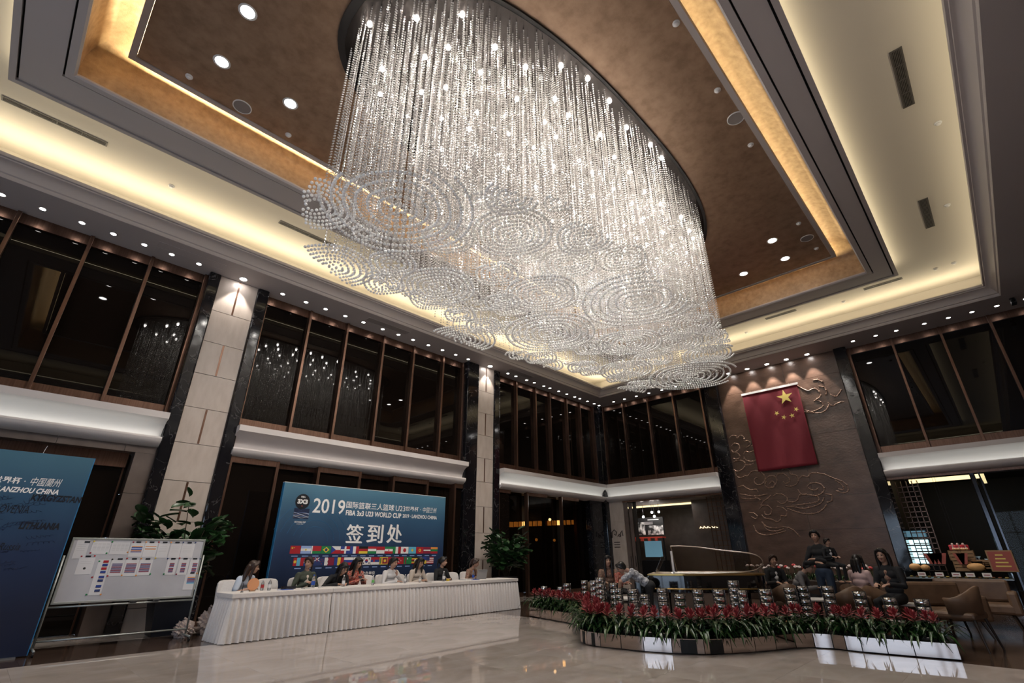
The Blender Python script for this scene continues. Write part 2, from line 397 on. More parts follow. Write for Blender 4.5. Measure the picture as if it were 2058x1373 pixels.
FO = [(0, ZB-.01), (.09, ZB-.01), (.09, ZB+.05), (.05, ZB+.05), (.03, ZB+.1), (0, ZB+.1)]
mitred(FO, BX0, BX1, BY0, BY1).obj('outer_moulding', 'frame_paint', fr)
FI = [(-.14, ZB-.01), (-.03, ZB-.01), (0, ZB+.02), (0, ZB+.06), (-.14, ZB+.06)]
mitred([(o, z) for o, z in FI], GX0, GX1, GY0, GY1).obj('inner_moulding', 'frame_paint', fr)
rect_ring(BX0+.30, BX1-.30, BY0+.30, BY1-.30, GX0-.2, GX1+.2, GY0-.2, GY1+.2, ZB+.05, ZT+.05).obj('riser', 'tray_paint', fr)
# gilded cove: curved riser from the frame up to the cove ceiling
COVE = [(-.16, ZB+.06), (0, ZB+.06), (.0, 9.35), (.03, 9.5), (.1, 9.68), (.22, 9.82), (.4, 9.9), (1.6, 9.95), (1.6, 10.05), (-.16, 10.05)]
struct(mitred(COVE, GX0-.02, GX1+.02, GY0-.02, GY1+.02).obj('ceiling_cove', 'gold_leaf', auto=.7), 'gilded curved cove around the chandelier panel')
# chandelier panel
pn = struct(thing('ceiling_panel', '', None), 'gilded flat ceiling panel that carries the chandelier')
MB().box(PX0+.11, PX1-.11, PY0+.11, PY1-.11, ZP, ZP+.08).obj('gilded_face', 'gold_panel', pn)
mitred([(0, ZP-.02), (.10, ZP-.02), (.10, ZP+.1), (.02, ZP+.14), (0, ZP+.14)], PX0, PX1, PY0, PY1).obj('edge_moulding', 'frame_paint', pn)
struct(MB().box(GX0-.5, GX1+.5, GY0-.5, GY1+.5, 10.05, 10.15).obj('ceiling_deck', 'dark_wall'), 'dark deck closing the ceiling over the gilded cove')

# ---- flag wall: dark relief stone slabs
rw = struct(thing('wall_relief', '', None), 'dark brown stone wall with cloud relief behind the flag')
zz = [0, 1.05, 2.1, 3.15, 4.2, 5.25, 6.3, 7.3, ZS]
for k in range(8):
    ys = [2.75, 4.9-.35*(k % 2), 7.08]
    for j in range(2): MB().box(19.68, 19.74, ys[j]+.003, ys[j+1]-.003, zz[k]+.003, zz[k+1]-.003).obj('stone_slab', 'stone_relief', rw)
MB().box(19.735, 20.0, 2.7, 7.1, 0, ZS).obj('core', 'dark_wall', rw)

# ---- downlights
def downlight(loc, watt, lens='lens_lit', r=.05, label=None, group=None, ang=1.5, blend=.6, col=NEUT, aim=(0, 0, -1)):
    t = thing('recessed_downlight', label, 'downlight', loc, 0, group)
    ring, dsk = DL[lens]
    k = r/.05
    o = inst('trim_ring', ring, parent=t, scale=(k, k, 1)); o = inst('lens', dsk, parent=t, scale=(k, k, 1))
    if watt: spot('downlight_lamp', (loc[0], loc[1], loc[2]-.03), aim, watt, col, ang, blend)
    return t
DL = {}
for ln in ('lens_lit', 'lens_bright'):
    ring = MB().lathe([(.052, -.002), (.07, -.006), (.072, -.001), (.06, .0)], seg=20, cap=False).mesh('trim_ring', True); ring.materials.append(MATS['plastic_white'])
    dsk = MB().lathe([(.0001, -.004), (.052, -.004), (.052, -.001)], seg=20).mesh('lens'); dsk.materials.append(MATS[ln]); DL[ln] = (ring, dsk)
DLW = 13
for x in (-1.72, -1.1, -.45, .11, .7, 1.26, 1.85): downlight((x, 12.8, ZS), DLW, label='small round downlight in the ceiling border above the first tinted window', group='downlights above the first window')
for x in (3.96, 4.63, 5.23, 5.87, 6.49, 7.19, 7.79, 8.38, 9.03, 9.65, 10.27, 10.88): downlight((x, 12.83, ZS), DLW, label='small round downlight in the ceiling border above the window over the backdrop', group='downlights above the backdrop window')
for x in (13.04, 13.51, 14.17, 14.65, 15.28, 15.69, 16.31, 16.9, 17.5, 17.89, 18.5, 19.06, 19.47): downlight((x, 12.86, ZS), DLW, label='small round downlight in the ceiling border above the corner window', group='downlights above the corner window')
for y in (12.0, 11.4, 10.76, 10.1, 9.45, 8.8, 8.15): downlight((19.45, y, ZS), DLW, label='small round downlight in the ceiling border between the corner and the flag wall', group='downlights before the flag wall')
for y in (2.06, 1.4, .83, .09, -.51, -1.07, -1.63, -2.25): downlight((19.23, y, ZS), DLW, label='small round downlight in the ceiling border above the bakery window', group='downlights above the bakery window')
downlight((2.9, 12.78, ZS), 150, 'lens_bright', .08, 'larger downlight grazing the stone pillar behind the whiteboard', ang=1.25, blend=.25)
downlight((11.97, 12.78, ZS), 150, 'lens_bright', .08, 'larger downlight grazing the stone pillar at the end of the tables', ang=1.25, blend=.25)
for y in (6.46, 5.72, 4.97, 4.27, 3.56): downlight((19.43, y, ZS), 330, 'lens_bright', .07, 'downlight grazing the relief wall above the flag', 'downlights above the flag', ang=1.0, blend=.2)
for x, y in ((.57, 6.65), (.56, 7.93), (1.82, 7.92)): downlight((x*.977, y*.977+.03, ZP), 60, 'lens_bright', .1, 'round downlight in the gilded panel at the entrance end of the chandelier', 'panel downlights at the entrance end')
for x, y in ((13.57, 2.56), (14.84, 2.59), (14.83, 3.84)): downlight((x*.977, y*.977, ZP), 60, 'lens_bright', .1, 'round downlight in the gilded panel at the flag end of the chandelier', 'panel downlights at the flag end')
# speakers and detectors in the panel
for (x, y, lab) in ((1.17, 8.72, 'round ceiling speaker beside the entrance end downlights'), (8.48, 1.65, 'round ceiling speaker alongside the chandelier'), (14.15, 1.8, 'round ceiling speaker near the flag end panel corner')):
    t = thing('ceiling_speaker', lab, 'speaker', (x*.977, y*.977, ZP))
    MB().lathe([(.17, .002), (.17, -.012), (.155, -.016), (.15, -.008)], seg=32, cap=False).obj('rim', 'plastic_white', t, True)
    MB().lathe([(.0001, -.010), (.152, -.010), (.152, 0)], seg=32).obj('grille', 'grille_grey', t)
def detector(x, y, z, lab, grp):
    t = thing('smoke_detector', lab, 'detector', (x, y, z), 0, grp)
    MB().lathe([(.062, .001), (.062, -.014), (.05, -.022)], seg=20).obj('base', 'plastic_white', t)
    MB().lathe([(.042, -.018), (.042, -.04), (.03, -.05), (.0001, -.052)], seg=20).obj('sensor', 'plastic_white', t, True)
for x, y in ((.225, 8.72), (2.12, 8.76), (5.77, 1.62), (9.43, 1.69), (13.23, 1.77), (7.55, 1.65), (14.9, 1.75)): detector(x*.977, y*.977, ZP, 'small white detector on the gilded ceiling panel', 'detectors on the gilded panel')
for p in ((1885, 247), (1904, 412), (1917, 528), (1880, 540), (345, 374), (690, 505), (1695, 606), (1500, 668)):
    q = px('z', ZT, *p); detector(q.x, q.y, ZT, 'small white detector on the pale raised ceiling', 'detectors on the raised ceiling')
# air vents
def vent(x0, x1, y0, y1, z, lab, slat='x', mat='vent_dark', n=5):
    t = thing('air_vent', lab, 'vent', ((x0+x1)/2, (y0+y1)/2, z)); hx, hy = (x1-x0)/2, (y1-y0)/2
    MB().box(-hx, hx, -hy, hy, -.002, .004).obj('backing', 'black_gap', t)
    rect_ring(-hx-.025, hx+.025, -hy-.025, hy+.025, -hx, hx, -hy, hy, -.012, .0).obj('frame', mat, t)
    for k in range(n):
        if slat == 'x': yy = -hy+(k+.5)*2*hy/n; MB().box(-hx, hx, yy-.006, yy+.006, -.01, -.003).obj('slat', mat, t)
        else: xx = -hx+(k+.5)*2*hx/n; MB().box(xx-.006, xx+.006, -hy, hy, -.01, -.003).obj('slat', mat, t)
    for k in range(1, 4):
        if hx > hy: xx = -hx+k*hx/2; MB().box(xx-.008, xx+.008, -hy, hy, -.011, -.003).obj('divider', mat, t)
        else: yy = -hy+k*hy/2; MB().box(-hx, hx, yy-.008, yy+.008, -.011, -.003).obj('divider', mat, t)
k = (ZT-1.35)/(9.3-1.35)
vent(8.59*k, 10.13*k, -1.0, -.87, ZT, 'long dark air vent in the raised ceiling alongside the grey ceiling frame', n=6)
vent(13.75*k, 15.24*k, -.84, -.70, ZT, 'short dark air vent in the raised ceiling towards the bakery', n=6)
vent(-2.11*k, -.56*k, 11.06, 11.16, ZT, 'long linear air vent in the raised ceiling above the signing board', n=3)
vent(3.06*k, 4.6*k, 11.06, 11.16, ZT, 'long linear air vent in the raised ceiling above the backdrop', n=3)
vent(17.52, 17.62, .19, 1.15, ZT, 'linear air vent in the raised ceiling near the flag side corner', 'y', n=3)
vent(17.52, 17.62, 3.2, 4.16, ZT, 'linear air vent in the raised ceiling before the flag', 'y', n=3)
vent(8.2, 9.7, 11.06, 11.16, ZT, 'linear air vent in the raised ceiling behind the chandelier', n=3)
# access hatches in the border
for (x0, x1, lab) in ((.93, 2.35, 'flush access hatch in the ceiling border beside the first pillar'), (6.45, 7.95, 'flush access hatch in the ceiling border above the backdrop'), (12.75, 14.1, 'flush access hatch in the ceiling border beside the second pillar')):
    t = thing('access_hatch', lab, 'hatch', ((x0+x1)/2, 12.53, ZS)); hx = (x1-x0)/2
    MB().box(-hx, hx, -.13, .13, -.004, .002).obj('cover', 'metal_grey' if x0 > 5 else 'crown_paint', t)
    rect_ring(-hx-.02, hx+.02, -.15, .15, -hx, hx, -.13, .13, -.007, 0).obj('frame', 'crown_paint', t)
# ================================================================== chandelier
m, nt, bb = newmat('crystal')
bb.inputs['Base Color'].default_value = (.95, .93, .91, 1); bb.inputs['Roughness'].default_value = .1; bb.inputs['Specular IOR Level'].default_value = .9; bb.inputs['Metallic'].default_value = .5
cb_ = pm('crystal_ball', (.99, .97, .95), .08, spec=.9).node_tree.nodes['Principled BSDF']; cb_.inputs['Subsurface Weight'].default_value = 1; cb_.inputs['Subsurface Radius'].default_value = (1, 1, 1); cb_.inputs['Subsurface Scale'].default_value = .05
tr_ = nt.nodes.new('ShaderNodeBsdfTransparent'); tr_.inputs[0].default_value = (.97, .96, .95, 1); mxs = nt.nodes.new('ShaderNodeMixShader'); mxs.inputs[0].default_value = .38
nt.links.new(bb.outputs[0], mxs.inputs[1]); nt.links.new(tr_.outputs[0], mxs.inputs[2]); nt.links.new(mxs.outputs[0], nt.nodes['Material Output'].inputs[0])
pm('plate_mirror', (.05, .044, .042), .2, .9)
pm('plate_rim', (.012, .01, .01), .4)
pm('bulb_lit', (1, 1, 1), .3, emit=(1, .96, .9), es=120)
CHX, CHY, CHA, CHB, CHN = 7.1, 5.15, 5.45, 2.15, 2.5
def inside(x, y, k=1.0): return (abs(x-CHX)/(CHA*k))**CHN+(abs(y-CHY)/(CHB*k))**CHN <= 1
def rim(k, n=96):
    out = []
    for i in range(n):
        a = 2*PI*i/n; c, s = math.cos(a), math.sin(a)
        out.append((CHA*k*math.copysign(abs(c)**(2/CHN), c), CHB*k*math.copysign(abs(s)**(2/CHN), s)))
    return out
ch = thing('crystal_chandelier', 'huge oval crystal bead chandelier hanging from the gilded ceiling panel', 'chandelier', (CHX, CHY, ZP))
m = MB(); pts = rim(1.0); m.poly([(x, y, -.05) for x, y in pts], .05, (0, 0, 1)); m.obj('mount_rim', 'plate_rim', ch)
m = MB(); pts = rim(.975); m.poly([(x, y, -.058) for x, y in pts], .007, (0, 0, 1)); m.obj('mount_plate', 'plate_mirror', ch)
# spot bulbs
bme = MB().lathe([(.0001, -.03), (.022, -.026), (.028, -.012), (.024, 0)], seg=12).mesh('bulb', True); bme.materials.append(MATS['bulb_lit'])
rnd = random.Random(3); nb = 0
gx = 15; gy = 7
for i in range(gx):
    for j in range(gy):
        x = -CHA+(i+.5)*2*CHA/gx+rnd.uniform(-.2, .2)+(.22 if j % 2 else -.22); y = -CHB+(j+.5)*2*CHB/gy+rnd.uniform(-.12, .12)
        if not inside(CHX+x, CHY+y, .93): continue
        inst('bulb', bme, (x, y, -.058), parent=ch, scale=(1.5, 1.5, 1.5)); nb += 1
        spot('chandelier_lamp', (CHX+x, CHY+y, ZP-.12), (0, 0, -1), CHW, NEUT, 2.5, .5, .03)
# clouds of larger crystal balls at the bottom
clouds = []
def cloud_px(u, v, r, z):
    c = px('z', z, u, v); e = px('z', z, u+r, v); clouds.append((c.x, c.y, z, (e-c).length))
for c in ((800, 420, 150, 5.55), (790, 530, 45, 5.5), (880, 578, 72, 5.5), (925, 633, 30, 5.45), (972, 655, 34, 5.45), (999, 552, 42, 5.65), (1090, 592, 72, 5.6),
          (1030, 470, 78, 5.75), (1285, 605, 112, 5.55), (1105, 670, 88, 5.5), (1265, 690, 62, 5.55), (1010, 608, 34, 5.55), (1140, 530, 55, 5.85), (1250, 520, 45, 5.95),
          (1400, 650, 50, 5.75), (1365, 688, 44, 5.65), (1425, 712, 48, 5.6), (1312, 722, 38, 5.55), (1258, 744, 50, 5.5), (1392, 757, 82, 5.42), (1290, 774, 28, 5.42),
          (1172, 738, 30, 5.45), (1440, 678, 36, 5.75), (1190, 700, 36, 5.55), (900, 480, 50, 5.7)): cloud_px(*c)
rnd = random.Random(11)
for t in range(4000):
    x, y = CHX+rnd.uniform(-CHA, CHA), CHY+rnd.uniform(-CHB, CHB); r = rnd.uniform(.28, .75)*(1 if t < 2500 else .6)
    if not inside(x, y, .97): continue
    if all(math.hypot(x-c[0], y-c[1]) > (r+c[3])*.82 for c in clouds) and len(clouds) < 62: clouds.append((x, y, rnd.uniform(5.5, 5.95), r))
def gn_tree(name, build):
    g = bpy.data.node_groups.new(name, 'GeometryNodeTree')
    g.interface.new_socket('Geometry', in_out='INPUT', socket_type='NodeSocketGeometry'); g.interface.new_socket('Geometry', in_out='OUTPUT', socket_type='NodeSocketGeometry')
    i = g.nodes.new('NodeGroupInput'); o = g.nodes.new('NodeGroupOutput'); build(g, i, o); return g
def ball_tree(radius):
    def build(g, i, o):
        s = g.nodes.new('GeometryNodeMeshIcoSphere'); s.inputs['Radius'].default_value = radius; s.inputs['Subdivisions'].default_value = 2
        sm = g.nodes.new('GeometryNodeSetShadeSmooth'); mt = g.nodes.new('GeometryNodeSetMaterial'); mt.inputs['Material'].default_value = MATS['crystal_ball']
        ip = g.nodes.new('GeometryNodeInstanceOnPoints')
        L = g.links.new; L(i.outputs[0], ip.inputs['Points']); L(s.outputs['Mesh'], sm.inputs[0]); L(sm.outputs[0], mt.inputs[0]); L(mt.outputs[0], ip.inputs['Instance']); L(ip.outputs[0], o.inputs[0])
    return gn_tree('crystal_balls', build)
BT = ball_tree(.023)
for (x, y, z, r) in clouds:
    pts = []; q = r
    while q > .05:
        n = max(5, int(2*PI*q/.056)); ph = rnd.uniform(0, 6)
        for k in range(n):
            a = ph+2*PI*k/n; px_, py_ = x+q*math.cos(a), y+q*math.sin(a)
            if inside(px_, py_, 1.0): pts.append((px_-CHX, py_-CHY, z-ZP+.02*math.sin(3*a)))
        q -= max(.085, min(.15, r*.15))
    if not pts: continue
    me = bpy.data.meshes.new('crystal_cloud'); me.from_pydata(pts, [], []); me.materials.append(MATS['crystal_ball'])
    o = bpy.data.objects.new('crystal_cloud', me); COL.objects.link(o); o.parent = ch; o['kind'] = 'stuff'
    md = o.modifiers.new('balls', 'NODES'); md.node_group = BT
# bead strands
SL = 3.8
sm = MB(); nbd = 64
for k in range(nbd): sm.ball((0, 0, -SL*(k+.5)/nbd), .0134, 6, 4)
sme = sm.mesh('bead_strand', False); sme.materials.append(MATS['crystal'])
spots = []; sp = .14; rnd = random.Random(5); row = 0; y = -CHB
while y < CHB:
    x = -CHA+(sp/2 if row % 2 else 0)
    while x < CHA:
        px_, py_ = x+rnd.uniform(-.035, .035), y+rnd.uniform(-.035, .035)
        if inside(CHX+px_, CHY+py_, .955):
            zb = 5.7
            best = 9
            for (cx_, cy_, cz_, cr_) in clouds:
                d = math.hypot(CHX+px_-cx_, CHY+py_-cy_)/cr_
                if d < best: best = d; zb = cz_ if d < 1.05 else zb
            spots.append((px_, py_, (ZP-.06-zb)/SL*rnd.uniform(.97, 1.0)))
        x += sp
    y += sp*.866; row += 1
spots.sort(key=lambda p: (1-(abs(p[0])/CHA)**CHN-(abs(p[1])/CHB)**CHN) + .12*((p[0]+CHX)**2+(p[1]+CHY)**2)**.5/5)
src = None
for (x, y, s) in spots[:300]: src = inst('bead_strand', sme, (x, y, -.06), (0, 0, x*7), ch, (1, 1, s)); src['kind'] = 'stuff'
me = bpy.data.meshes.new('bead_strand'); me.from_pydata([(x, y, -.06) for x, y, s in spots[300:]], [], []); me.materials.append(MATS['crystal'])
at = me.attributes.new('stretch', 'FLOAT_VECTOR', 'POINT')
for k, (x, y, s) in enumerate(spots[300:]): at.data[k].vector = (1, 1, s)
def build(g, i, o):
    oi = g.nodes.new('GeometryNodeObjectInfo'); oi.inputs['Object'].default_value = src_hid
    ip = g.nodes.new('GeometryNodeInstanceOnPoints'); na = g.nodes.new('GeometryNodeInputNamedAttribute'); na.data_type = 'FLOAT_VECTOR'; na.inputs['Name'].default_value = 'stretch'
    L = g.links.new; L(i.outputs[0], ip.inputs['Points']); L(oi.outputs['Geometry'], ip.inputs['Instance']); L(na.outputs['Attribute'], ip.inputs['Scale']); L(ip.outputs[0], o.inputs[0])
src_hid = src
o = bpy.data.objects.new('bead_strand', me); COL.objects.link(o); o.parent = ch; o['kind'] = 'stuff'
md = o.modifiers.new('strands', 'NODES'); md.node_group = gn_tree('bead_strands', build)
# ================================================================== lower bays, doors and the rooms behind
pm('amber_lit', (.8, .5, .2), .5, emit=(1, .5, .14), es=1.6)
pm('cove_lit', (.9, .8, .5), .5, emit=(1, .80, .42), es=1.6)
pm('screen_lit', (.5, .7, .7), .4, emit=(.55, .85, .9), es=2.0)
def tinted(name, tint, mixf):
    m, nt, b = newmat(name); N = nt.nodes; L = nt.links
    tr = N.new('ShaderNodeBsdfTransparent'); tr.inputs[0].default_value = (*tint, 1)
    mx = N.new('ShaderNodeMixShader'); mx.inputs[0].default_value = mixf
    b.inputs['Base Color'].default_value = (.006, .004, .003, 1); b.inputs['Roughness'].default_value = .02; b.inputs['Specular IOR Level'].default_value = .5
    L.new(b.outputs[0], mx.inputs[1]); L.new(tr.outputs[0], mx.inputs[2]); L.new(mx.outputs[0], N['Material Output'].inputs[0])
    return m
tinted('tinted_glass', (.42, .33, .22), .7)
tinted('clear_glass', (.9, .93, .92), .88)
def R(*a): return MB().box(*a)
# --- bay 1: stone portal with dark glass doors
d = struct(thing('door_1', '', None), 'dark glass doors in a brown stone portal behind the signing board')
x = -9.4
while x < 1.79:
    x2 = min(x+1.1, 2.165); R(x+.003, x2-.003, 13.04, 13.5, 3.42, 3.62).obj('lintel_stone', 'stone_brown', d); x = x2
for k in range(4): R(1.80, 2.165, 13.04, 13.5, k*.86+.003, (k+1)*.86-.023 if k == 3 else (k+1)*.86-.003).obj('jamb_stone', 'stone_brown', d)
R(-9.4, 1.74, 13.3, 13.5, 3.12, 3.42).obj('header', 'copper', d)
for k in range(9): R(-9.4+k*1.238, -9.4+(k+1)*1.238-.03, 13.42, 13.45, .02, 3.12).obj('pane', 'dark_glass', d); R(-9.43+(k+1)*1.238, -9.4+(k+1)*1.238, 13.4, 13.46, 0, 3.12).obj('stile', 'copper', d)
R(-9.4, 1.8, 13.5, 13.6, 0, 3.6).obj('backing', 'black_gap', d)
# --- bay 2: stepped copper headers over dark glass doors
d = struct(thing('door_2', '', None), 'dark glass doors under stepped copper headers behind the blue backdrop')
xs = [3.66, 4.77, 5.87, 7.1, 8.24, 9.5, 10.64, 10.99]
for k in range(7):
    yy = 13.0 if k % 2 == 0 else 13.2
    R(xs[k], xs[k+1], yy, yy+.2, 3.44, 3.66).obj('header', 'copper', d)
    R(xs[k]+.05, xs[k+1]-.02, yy+.06, yy+.09, .02, 3.44).obj('pane', 'dark_glass', d)
    R(xs[k]-.02, xs[k]+.05, 12.99, 13.3, 0, 3.62).obj('jamb', 'copper', d)
    R(xs[k]+.05, xs[k+1]-.02, yy+.03, yy+.1, 0, .1).obj('bottom_rail', 'copper', d)
R(3.6, 11, 13.42, 13.6, 0, 3.7).obj('backing', 'black_gap', d)
# --- bay 3: tinted glass doors with a warm lit room behind
d = struct(thing('door_3', '', None), 'tinted glass doors showing a warmly lit room beside the hall corner')
xs = [12.69, 13.33, 14.22, 15.44, 16.32, 17.53, 18.36]
for k in range(6):
    front = k % 2 == 0; yy = 13.0 if front else 13.2
    R(xs[k], xs[k+1], yy, yy+.15, 3.46 if front else 3.62, 3.68).obj('header', 'copper', d)
    R(xs[k]+.05, xs[k+1]-.02, yy+.06, yy+.08, .14, 3.46 if front else 3.62).obj('pane', 'tinted_glass' if k else 'dark_glass', d)
    R(xs[k]-.02, xs[k]+.05, yy-.02, yy+.12, 0, 3.66).obj('stile', 'copper', d)
    R(xs[k]+.05, xs[k+1]-.02, yy+.03, yy+.1, 0, .14).obj('bottom_rail', 'copper', d)
for x in (14.27, 16.37): R(x-.02, x+.02, 12.985, 13.0, .1, 3.6).obj('slit_glint_strip', 'chrome', d)  # added chrome strips, standing in for bright reflections in the door gaps
R(18.36, 19.45, 13.02, 13.3, 0, 3.7).obj('side_panel', 'marble_black', d)
r = struct(MB().box(12.5, 20.3, 14.8, 15.0, 0, 4).box(12.3, 12.5, 13.7, 18.2, 0, 4).box(20.2, 20.4, 13.7, 18.2, 0, 4).box(12.3, 20.4, 13.42, 18.2, 3.75, 3.9).obj('wall_reception', 'dark_wall'), 'dark walls of the warm room behind the tinted doors')
for k in range(14):
    q = px('y', 14.72, 1028+k*9.6, 1054.5-k*.35)
    t = thing('amber_wall_lamp', 'small amber lamp in a row seen through the tinted doors', 'lamp', (q.x, 14.74, q.z), 0, 'amber lamps behind the tinted doors')
    R(-.075, .075, -.05, .05, -.10, .10).obj('shade', 'amber_lit', t); R(-.08, .08, -.055, .055, .10, .12).obj('cap', 'copper', t); R(-.08, .08, -.055, .055, -.12, -.10).obj('base', 'copper', t)
for (u, v) in ((1105, 1044.5), (1078, 1085), (1114, 1086)):
    q = px('y', 14.3, u, v)
    t = thing('pendant_lamp', 'small warm pendant lamp seen through the tinted doors', 'lamp', (q.x, 14.3, q.z), 0, 'pendants behind the tinted doors')
    MB().ball((0, 0, 0), .06, 10, 6).obj('globe', 'lens_lit' if v < 1050 else 'amber_lit', t, True); MB().tube([(0, 0, .05), (0, 0, 3.75-q.z)], .008, 6).obj('cord', 'plastic_black', t)
# --- cafe opening in the flag wall
d = struct(thing('wall_cafe', '', None), 'cream stone jamb beside the cafe opening')
for k in range(4): R(WX+.1, WX+.5, 12.2, 13.0, k*.9+.003, (k+1)*.9-.003).obj('jamb_stone', 'stone_cream', d)
d = struct(thing('door_4', '', None), 'stacked dark sliding door leaves at the cafe opening')
for k, (a, b_) in enumerate(((11.98, 12.18), (11.8, 11.96), (11.62, 11.78))):
    R(WX+.12+.06*k, WX+.16+.06*k, a, b_, 0, 3.56).obj('leaf', 'dark_wall' if k == 2 else 'stone_brown', d); R(WX+.09+.06*k, WX+.12+.06*k, a+.03, a+.05, .9, 1.3).obj('handle', 'plastic_black', d)
R(WX+.1, WX+.5, 7.6, 12.2, 3.5, 3.7).obj('header', 'copper', d)
struct(MB().box(27, 27.2, 6.5, 17.5, 0, 3.8).box(20.2, 27.2, 17.3, 17.5, 0, 3.8).obj('wall_cafe_back', 'stone_brown'), 'brown stone back wall of the cafe')
struct(MB().box(20, 27.2, 2.7, 17.5, 3.72, 3.85).obj('ceiling_cafe', 'crown_paint'), 'painted cafe ceiling')
struct(MB().box(20.0, 29.2, 2.6, 2.75, 0, 4.3).box(20, 27.2, 7.3, 7.5, 0, 3.8).obj('wall_between', 'dark_wall'), 'dark wall between the cafe and the bakery')
struct(MB().box(23.0, 23.2, 6.6, 10.5, 0, 3.72).obj('wall_cafe_side', 'stone_brown'), 'brown stone partition inside the cafe')
struct(MB().box(19.8, 30, -8, 18, -.12, -.002).obj('floor_cafe', 'marble_dark'), 'dark floor of the cafe and bakery')
struct(MB().box(20.6, 20.64, 10.1, 13.5, 3.66, 3.72).box(24, 24.05, 10.1, 17, 3.64, 3.72).obj('trim_7', 'cove_lit'), 'thin lit cove lines in the cafe ceiling')
# lattice column by the cafe
t = thing('lattice_screen', 'bronze lattice screen at the edge of the cafe opening', 'screen', (WX+.62, 8.1, 0))
for k in range(6): R(-.02, .02, -.45+k*.18-.012, -.45+k*.18+.012, 0, 3.5).obj('upright', 'copper', t)
for k in range(20): R(-.02, .02, -.46, .46, k*.18+.04, k*.18+.065).obj('crossbar', 'copper', t)
# menu board over the cafe counter
pm('print_black', (.012, .012, .013), .5)
nm('print_photo', [(.42, (.02, .02, .02)), (.5, (.3, .3, .3)), (.62, (.75, .75, .74))], scale=4.5, detail=8, rough=.5)
q0 = px('x', 24.0, 1277, 1042); q1 = px('x', 24.0, 1336, 1076)
t = thing('menu_board', 'black menu board with grey food photographs above the cafe counter', 'menu board', (24.0, (q0.y+q1.y)/2, q1.z))
hy = (q0.y-q1.y)/2; hz = q0.z-q1.z
R(0, .06, -hy, hy, 0, hz).obj('panel', 'print_black', t)
R(-.004, 0, hy*.35, hy*.96, .05, hz*.75).obj('photo', 'print_photo', t); R(-.004, 0, -hy*.95, hy*.15, .04, hz*.55).obj('photo', 'print_photo', t)
me = text_mesh('CAFE  MENU', .14, .004); me.materials.append(MATS['plastic_white'])
for k in range(3): R(-.004, 0, -.2, .5, hz*(.62+.06*k), hz*(.635+.06*k)).obj('menu_line', 'plastic_white', t)
R(-.006, 0, -hy*.7, hy*.1, hz*.85, hz*.89).obj('menu_line', 'plastic_white', t)
bpy.data.meshes.remove(me)
spot('menu_lamp', (23.2, (q0.y+q1.y)/2, 3.5), (.7, 0, -.7), 60, NEUT, 1.6, .5)
for (u, v) in ((1293, 1039), (1315, 1038), (1310, 1030), (1324, 1029)):
    q = px('x', 23.4, u, v); t = thing('track_spotlight', 'bright little spotlight hanging above the cafe menu board', 'spotlight', (q.x, q.y, q.z), 0, 'spotlights above the menu board')
    MB().ball((0, 0, 0), .055, 10, 6).obj('lamp', 'lens_lit', t, True); MB().tube([(0, 0, .04), (0, 0, 3.72-q.z)], .012, 6).obj('stem', 'plastic_black', t)
# cafe counter shelf under the menu
t = thing('cafe_counter', 'dark cafe counter with a red trimmed shelf under the menu board', 'counter', (23.6, (q0.y+q1.y)/2, 0))
pm('red_trim', (.45, .06, .04), .4); pm('screen_blue', (.1, .2, .26), .3, emit=(.25, .5, .65), es=.35)
R(0, .6, -hy, hy, 0, 1.1).obj('body', 'plastic_black', t); R(.1, .5, -hy, hy, hz*0+2.12, 2.19).obj('shelf', 'red_trim', t); R(.5, .56, -hy*.6, hy*.6, 1.25, 2.0).obj('glass_front', 'screen_blue', t)
for s in (-1, 1): R(.2, .26, s*hy-.03, s*hy+.03, 1.1, 2.12).obj('shelf_post', 'plastic_black', t)
for k in range(4):
    o = R(.02, .12, -hy*.7+k*.4, -hy*.7+k*.4+.13, 1.99, 2.12).obj('price_tag', 'red_trim', t)
# glowing script sign on the cafe partition
pm('script_lit', (.8, .6, .3), .4, emit=(1, .8, .45), es=3)
t = thing('script_sign', 'small glowing script sign on the cafe partition', 'sign', (22.98, 9.85, 2.45))
for k in range(5): MB().tube([(0, .4-k*.17, 0), (0, .36-k*.17, .07+.02*(k % 2)), (0, .3-k*.17, .02), (0, .25-k*.17, .01)], .012, 6).obj('letter', 'script_lit', t)
# script logo on the stone jamb
pm('logo_dark', (.03, .02, .018), .4)
t = thing('jamb_logo', 'dark script logo on the cream jamb of the cafe', 'logo', (WX+.09, 12.62, 2.1))
MB().tube([(0, .25, -.05), (0, .24, .2), (0, .12, .28), (0, .0, .18), (0, .06, .05), (0, .14, .1)], .02, 6).obj('flourish', 'logo_dark', t)
MB().tube([(0, -.04, .0), (0, -.12, .1), (0, -.2, .02), (0, -.13, -.03), (0, -.2, .15), (0, -.28, .24), (0, -.3, .02)], .018, 6).obj('flourish', 'logo_dark', t)
for k in range(3): R(-.004, .004, -.12, .18, -.25-.1*k, -.22-.1*k).obj('caption_line', 'logo_dark', t)
